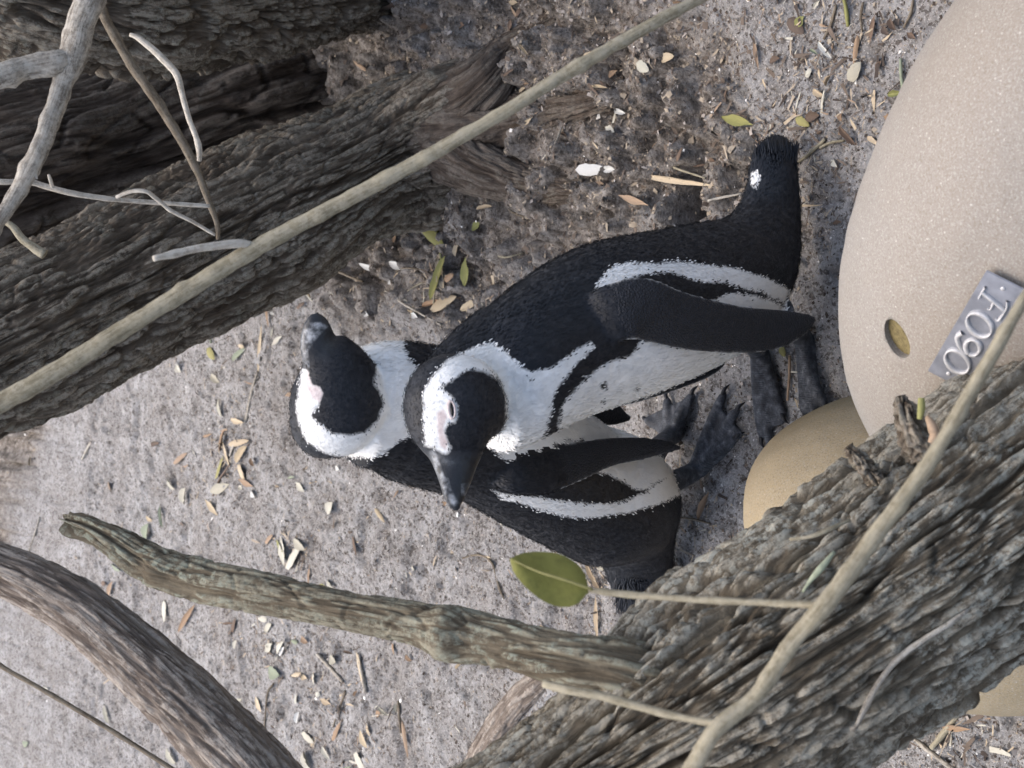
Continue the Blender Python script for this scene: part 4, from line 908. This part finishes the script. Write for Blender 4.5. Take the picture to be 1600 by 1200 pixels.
# sticks
def stick(pts, r, matl, label, group='sticks lying on the ground', lift=.003):
    rows = []
    for i, (x, y) in enumerate(pts):
        p = on_ground(x, y); rows.append((p.x, p.y, p.z + lift, r * (.75 if i in (0, len(pts) - 1) else 1)))
    rows = np.array(rows); L = np.linalg.norm(np.diff(rows[:, :3], axis=0), axis=1).sum()
    def dsp(Pos, u, v, per, phi): return r * (.7 * (fbm(Pos, 150, 5, 2) - .5) + .5 * (fbm(Pos, 45, 6, 2) - .5)), {'plate': .3 + .7 * vnoise(Pos, 170, 5), 'cell': vnoise(Pos, 60, 6), 'grain': np.column_stack([np.cos(phi) * r, np.sin(phi) * r, u * .10]) * 2.2 + Pos[0]}
    o = link('stick', tube('stick', rows, max(8, int(L / .004)), 8, dsp), matl); tag(o, label + ' ' + region(*pts[0]) if len(label) < 22 else label, 'stick', group)
G1, G2, G3 = 'thin tan stick', 'thin brown stick', 'pale bleached stick'
for pts, r, mm, lb in [([(1245, 257), (1268, 240), (1292, 218)], .0022, M_TWIG_TAN, G1), ([(1284, 231), (1305, 224), (1322, 220)], .0018, M_TWIG_TAN, G1), ([(1410, 92), (1411, 118), (1415, 146)], .0019, M_LEAF['green'], 'short dark green stem on the sand beside the large nest shell'), ([(1323, -4), (1327, 18), (1328, 42)], .0022, M_LEAF['olive'], 'olive-green stem lying on the sand under the large nest shell'),
   ([(1290, 62), (1302, 36), (1309, 8)], .0018, M_TWIG_BROWN, G2), ([(1415, 44), (1426, 22), (1430, 0)], .0017, M_TWIG_BROWN, G2), ([(1350, 50), (1348, 24), (1352, 4)], .0016, M_TWIG_BROWN, G2), ([(1065, 250), (1085, 264), (1106, 279)], .0014, M_TWIG_TAN, G1), ([(1108, 314), (1135, 312), (1163, 303)], .0016, M_TWIG_PALE, G3), ([(691, 312), (693, 350), (692, 404)], .0018, M_LEAF['olive'], 'straight olive stem standing in the leaf cluster beside the leaning trunk'), ([(679, 484), (683, 450), (690, 405)], .0016, M_TWIG_TAN, G1),
   ([(604, 454), (640, 474), (692, 508)], .0019, M_TWIG_GREY, 'long thin grey stick lying behind the penguins'), ([(470, 405), (520, 420), (572, 441)], .0028, M_TWIG_BROWN, 'brown stick poking out from under the leaning trunk'), ([(640, 455), (662, 442), (682, 438)], .001, M_TWIG_TAN, G1), ([(400, 580), (392, 620), (382, 655), (378, 665)], .0032, M_TWIG_GREY, G3), ([(372, 690), (366, 700), (362, 712)], .003, M_TWIG_GREY, G3),
   ([(331, 490), (330, 515), (332, 536)], .0022, M_LEAF['green'], 'short green stem lying on the sand by the leaning trunk'), ([(335, 775), (345, 750), (362, 725)], .002, M_LEAF['brown'], G2), ([(560, 1020), (568, 1050), (575, 1082)], .003, M_TWIG_GREY, G3), ([(587, 1118), (600, 1116), (618, 1116)], .0013, M_TWIG_PALE, G3), ([(500, 1022), (520, 1045), (540, 1066)], .003, M_TWIG_GREY, G3), ([(430, 1068), (420, 1085), (415, 1140)], .002, M_TWIG_BROWN, G2), ([(523, 1136), (536, 1100), (542, 1080)], .002, M_TWIG_BROWN, G2), ([(628, 1145), (626, 1110), (624, 1095)], .0022, M_TWIG_BROWN, G2),
   ([(725, 872), (752, 867), (772, 880), (782, 915), (790, 935)], .0017, M_TWIG_BROWN, 'bent dark stick lying on the sand beside the rear penguin'), ([(1237, 556), (1236, 590), (1233, 626)], .0017, M_LEAF['orange'], 'reddish stem lying between the feet of the front penguin'), ([(1502, 1112), (1480, 1142), (1458, 1168)], .0035, M_TWIG_TAN, 'tan stick lying on the sand beneath the near trunk'), ([(1062, 808), (1090, 812), (1112, 818)], .0013, M_TWIG_BROWN, G2), ([(1420, 1145), (1470, 1185), (1510, 1215)], .0025, M_TWIG_GREY, G3), ([(45, 862), (55, 835), (64, 808)], .0022, M_TWIG_GREY, G3), ([(130, 718), (140, 700), (146, 690)], .0028, M_TWIG_PALE, G3),
   ([(600, 440), (640, 420), (680, 425)], .0013, M_TWIG_BROWN, G1), ([(770, 300), (800, 330), (840, 345)], .0016, M_TWIG_BROWN, G1), ([(850, 250), (872, 225), (880, 200)], .0014, M_TWIG_GREY, G1), ([(760, 390), (790, 402), (815, 395)], .0014, M_TWIG_TAN, G1)]:
    stick(pts, r, mm, lb)
o = twig('trunk_scrap', [(1440, 622, 5, .955), (1438, 640, 6, .955), (1437, 655, 4, .955)], M_LEAF['olive'], 'small yellow-green stem caught on the near trunk', 'stick', 'scraps caught on the near trunk')
o = twig('trunk_scrap', [(1449, 652, 4, .95), (1457, 665, 8, .945), (1459, 680, 8, .945), (1453, 692, 4, .945)], M_LEAF['orange'], 'small orange leaf scrap caught on the near trunk', 'leaf', 'scraps caught on the near trunk')
o = twig('trunk_scrap', [(1254, 925, 2.5, .935), (1268, 905, 4, .93), (1282, 888, 6, .925), (1304, 862, 3, .925)], M_LEAF['green'], 'pale mint-green lichen strand hanging on the near trunk', 'lichen', 'scraps caught on the near trunk')

# uncountable crumbs of bark, shell and grit
CR = [flat('crumb_dark', (.045, .034, .027), .9), flat('crumb_brown', (.11, .085, .066), .9), flat('crumb_tan', (.27, .225, .17), .9), flat('crumb_grey', (.28, .25, .225), .9), flat('crumb_white', (.62, .60, .56), .8)]
def crumbs(name, n, sampler, sizes, probs, label, cat, seed):
    rg = np.random.default_rng(seed); Q = sampler(rg, n); n = len(Q); z = glook(GZ, Q)
    s_ = rg.lognormal(math.log(sizes[0]), sizes[1], n).clip(.0008, sizes[2]); asp = rg.uniform(.25, .9, n); an = rg.uniform(0, 6.283, n)
    ca, sa = np.cos(an), np.sin(an); tlt = rg.normal(0, .35, (n, 2)); V = []
    for (a, b_, h) in [(-1, -.6, 0), (.7, -1, 0), (1, .5, 0), (-.5, 1, 0), (.1, 0, 1)]:
        x = a * s_ * rg.uniform(.7, 1.3, n); y = b_ * s_ * asp * rg.uniform(.7, 1.3, n); hh = h * s_ * asp * .55 - .0003 + x * tlt[:, 0] + y * tlt[:, 1] + s_ * .22
        V.append(np.column_stack([Q[:, 0] + x * ca - y * sa, Q[:, 1] + x * sa + y * ca, z + hh]))
    V = np.stack(V, 1).reshape(-1, 3); o5 = np.arange(n)[:, None] * 5
    tri = np.concatenate([o5 + np.array([0, 1, 4]), o5 + np.array([1, 2, 4]), o5 + np.array([2, 3, 4]), o5 + np.array([3, 0, 4])], 1).reshape(-1, 3)
    me = mesh_np(name, V, tri, smooth=False)
    for mm in CR: me.materials.append(mm)
    mi = rg.choice(5, size=n, p=probs); me.polygons.foreach_set('material_index', np.repeat(mi, 4).astype(np.int32))
    return tag(link(name, me), label, cat, kind='stuff')
def straw(name, clumps, label):
    rg = np.random.default_rng(12); pts = []
    for (x, y, sx, sy, n) in clumps: pts += [on_z(x + a_ * sx, y + b_ * sy)[:2] for a_, b_ in rg.normal(0, 1, (n, 2))]
    Q = np.array(pts); n = len(Q); L = rg.lognormal(math.log(.0052), .45, n).clip(.002, .012); wd = L * rg.uniform(.06, .22, n); an = rg.uniform(0, 6.283, n); tz = rg.normal(0, .22, n); zz = glook(GZ, Q) + .0012 + rg.uniform(0, .0035, n)
    V = []
    for (a_, b_) in [(-1, -.4), (-.2, -1), (1, -.2), (1, .2), (.1, 1), (-1, .5)]:
        x = a_ * L; y = b_ * wd * rg.uniform(.6, 1.3, n) + .25 * L * (a_ * a_) * rg.uniform(-1, 1, n); V.append(np.column_stack([Q[:, 0] + x * np.cos(an) - y * np.sin(an), Q[:, 1] + x * np.sin(an) + y * np.cos(an), zz + x * tz + .15 * wd * rg.uniform(-1, 1, n)]))
    V = np.stack(V, 1).reshape(-1, 3); o6 = np.arange(n)[:, None] * 6
    fc = np.concatenate([o6 + np.array([0, 1, 4, 5]), o6 + np.array([1, 2, 3, 4])], 1).reshape(-1, 4)
    me = mesh_np(name, V, fc)
    for mm in (CR[0], CR[1], CR[2], M_LEAF['tan'], M_LEAF['pale'], M_LEAF['orange']): me.materials.append(mm)
    mi = rg.choice(6, size=n, p=[.20, .34, .22, .13, .06, .05]); me.polygons.foreach_set('material_index', np.repeat(mi, 2).astype(np.int32))
    return tag(link(name, me), label, 'litter', kind='stuff')
def samp_px(rg, n, mul_hi):
    px = rg.uniform(-80, 1680, n * 3); py = rg.uniform(-80, 1280, n * 3)
    rz_ = -ST - (px - 800) / F * CT; t = -H / rz_; Q = np.column_stack([(600 - py) / F * t, t * (CT - (px - 800) / F * ST)])
    mu = glook(GMU, Q); keep = rg.random(len(Q)) < (mu if mul_hi else 1 - .8 * mu); return Q[keep][:n]
crumbs('leaf_litter', 34000, lambda rg, n: samp_px(rg, n, True), (.0018, .45, .006), [.25, .42, .24, .085, .005], 'dark crumbled bark and leaf litter around the leaning trunk', 'litter', 5)
crumbs('sand_grit', 45000, lambda rg, n: samp_px(rg, n, False), (.0012, .42, .004), [.36, .28, .16, .15, .05], 'scattered grit, chips and shell bits on the grey sand', 'grit', 6)

straw('straw_shreds', [(360, 700, 28, 45, 150), (455, 862, 22, 22, 90), (290, 765, 40, 40, 60), (390, 960, 60, 40, 70), (470, 1090, 70, 70, 170), (560, 1150, 40, 40, 80), (440, 1010, 50, 18, 80), (700, 430, 40, 45, 130), (930, 890, 30, 30, 80), (1085, 830, 30, 60, 70), (1290, 60, 70, 60, 150), (1270, 250, 50, 60, 110), (1240, 150, 60, 60, 90), (850, 250, 150, 110, 110), (1000, 150, 120, 100, 90), (620, 440, 60, 35, 90), (420, 550, 70, 50, 90), (1180, 700, 60, 60, 60), (1480, 1150, 50, 25, 60), (600, 900, 200, 150, 160), (200, 900, 180, 180, 130)], 'straw-coloured shreds of dry leaf in loose clumps on the ground')
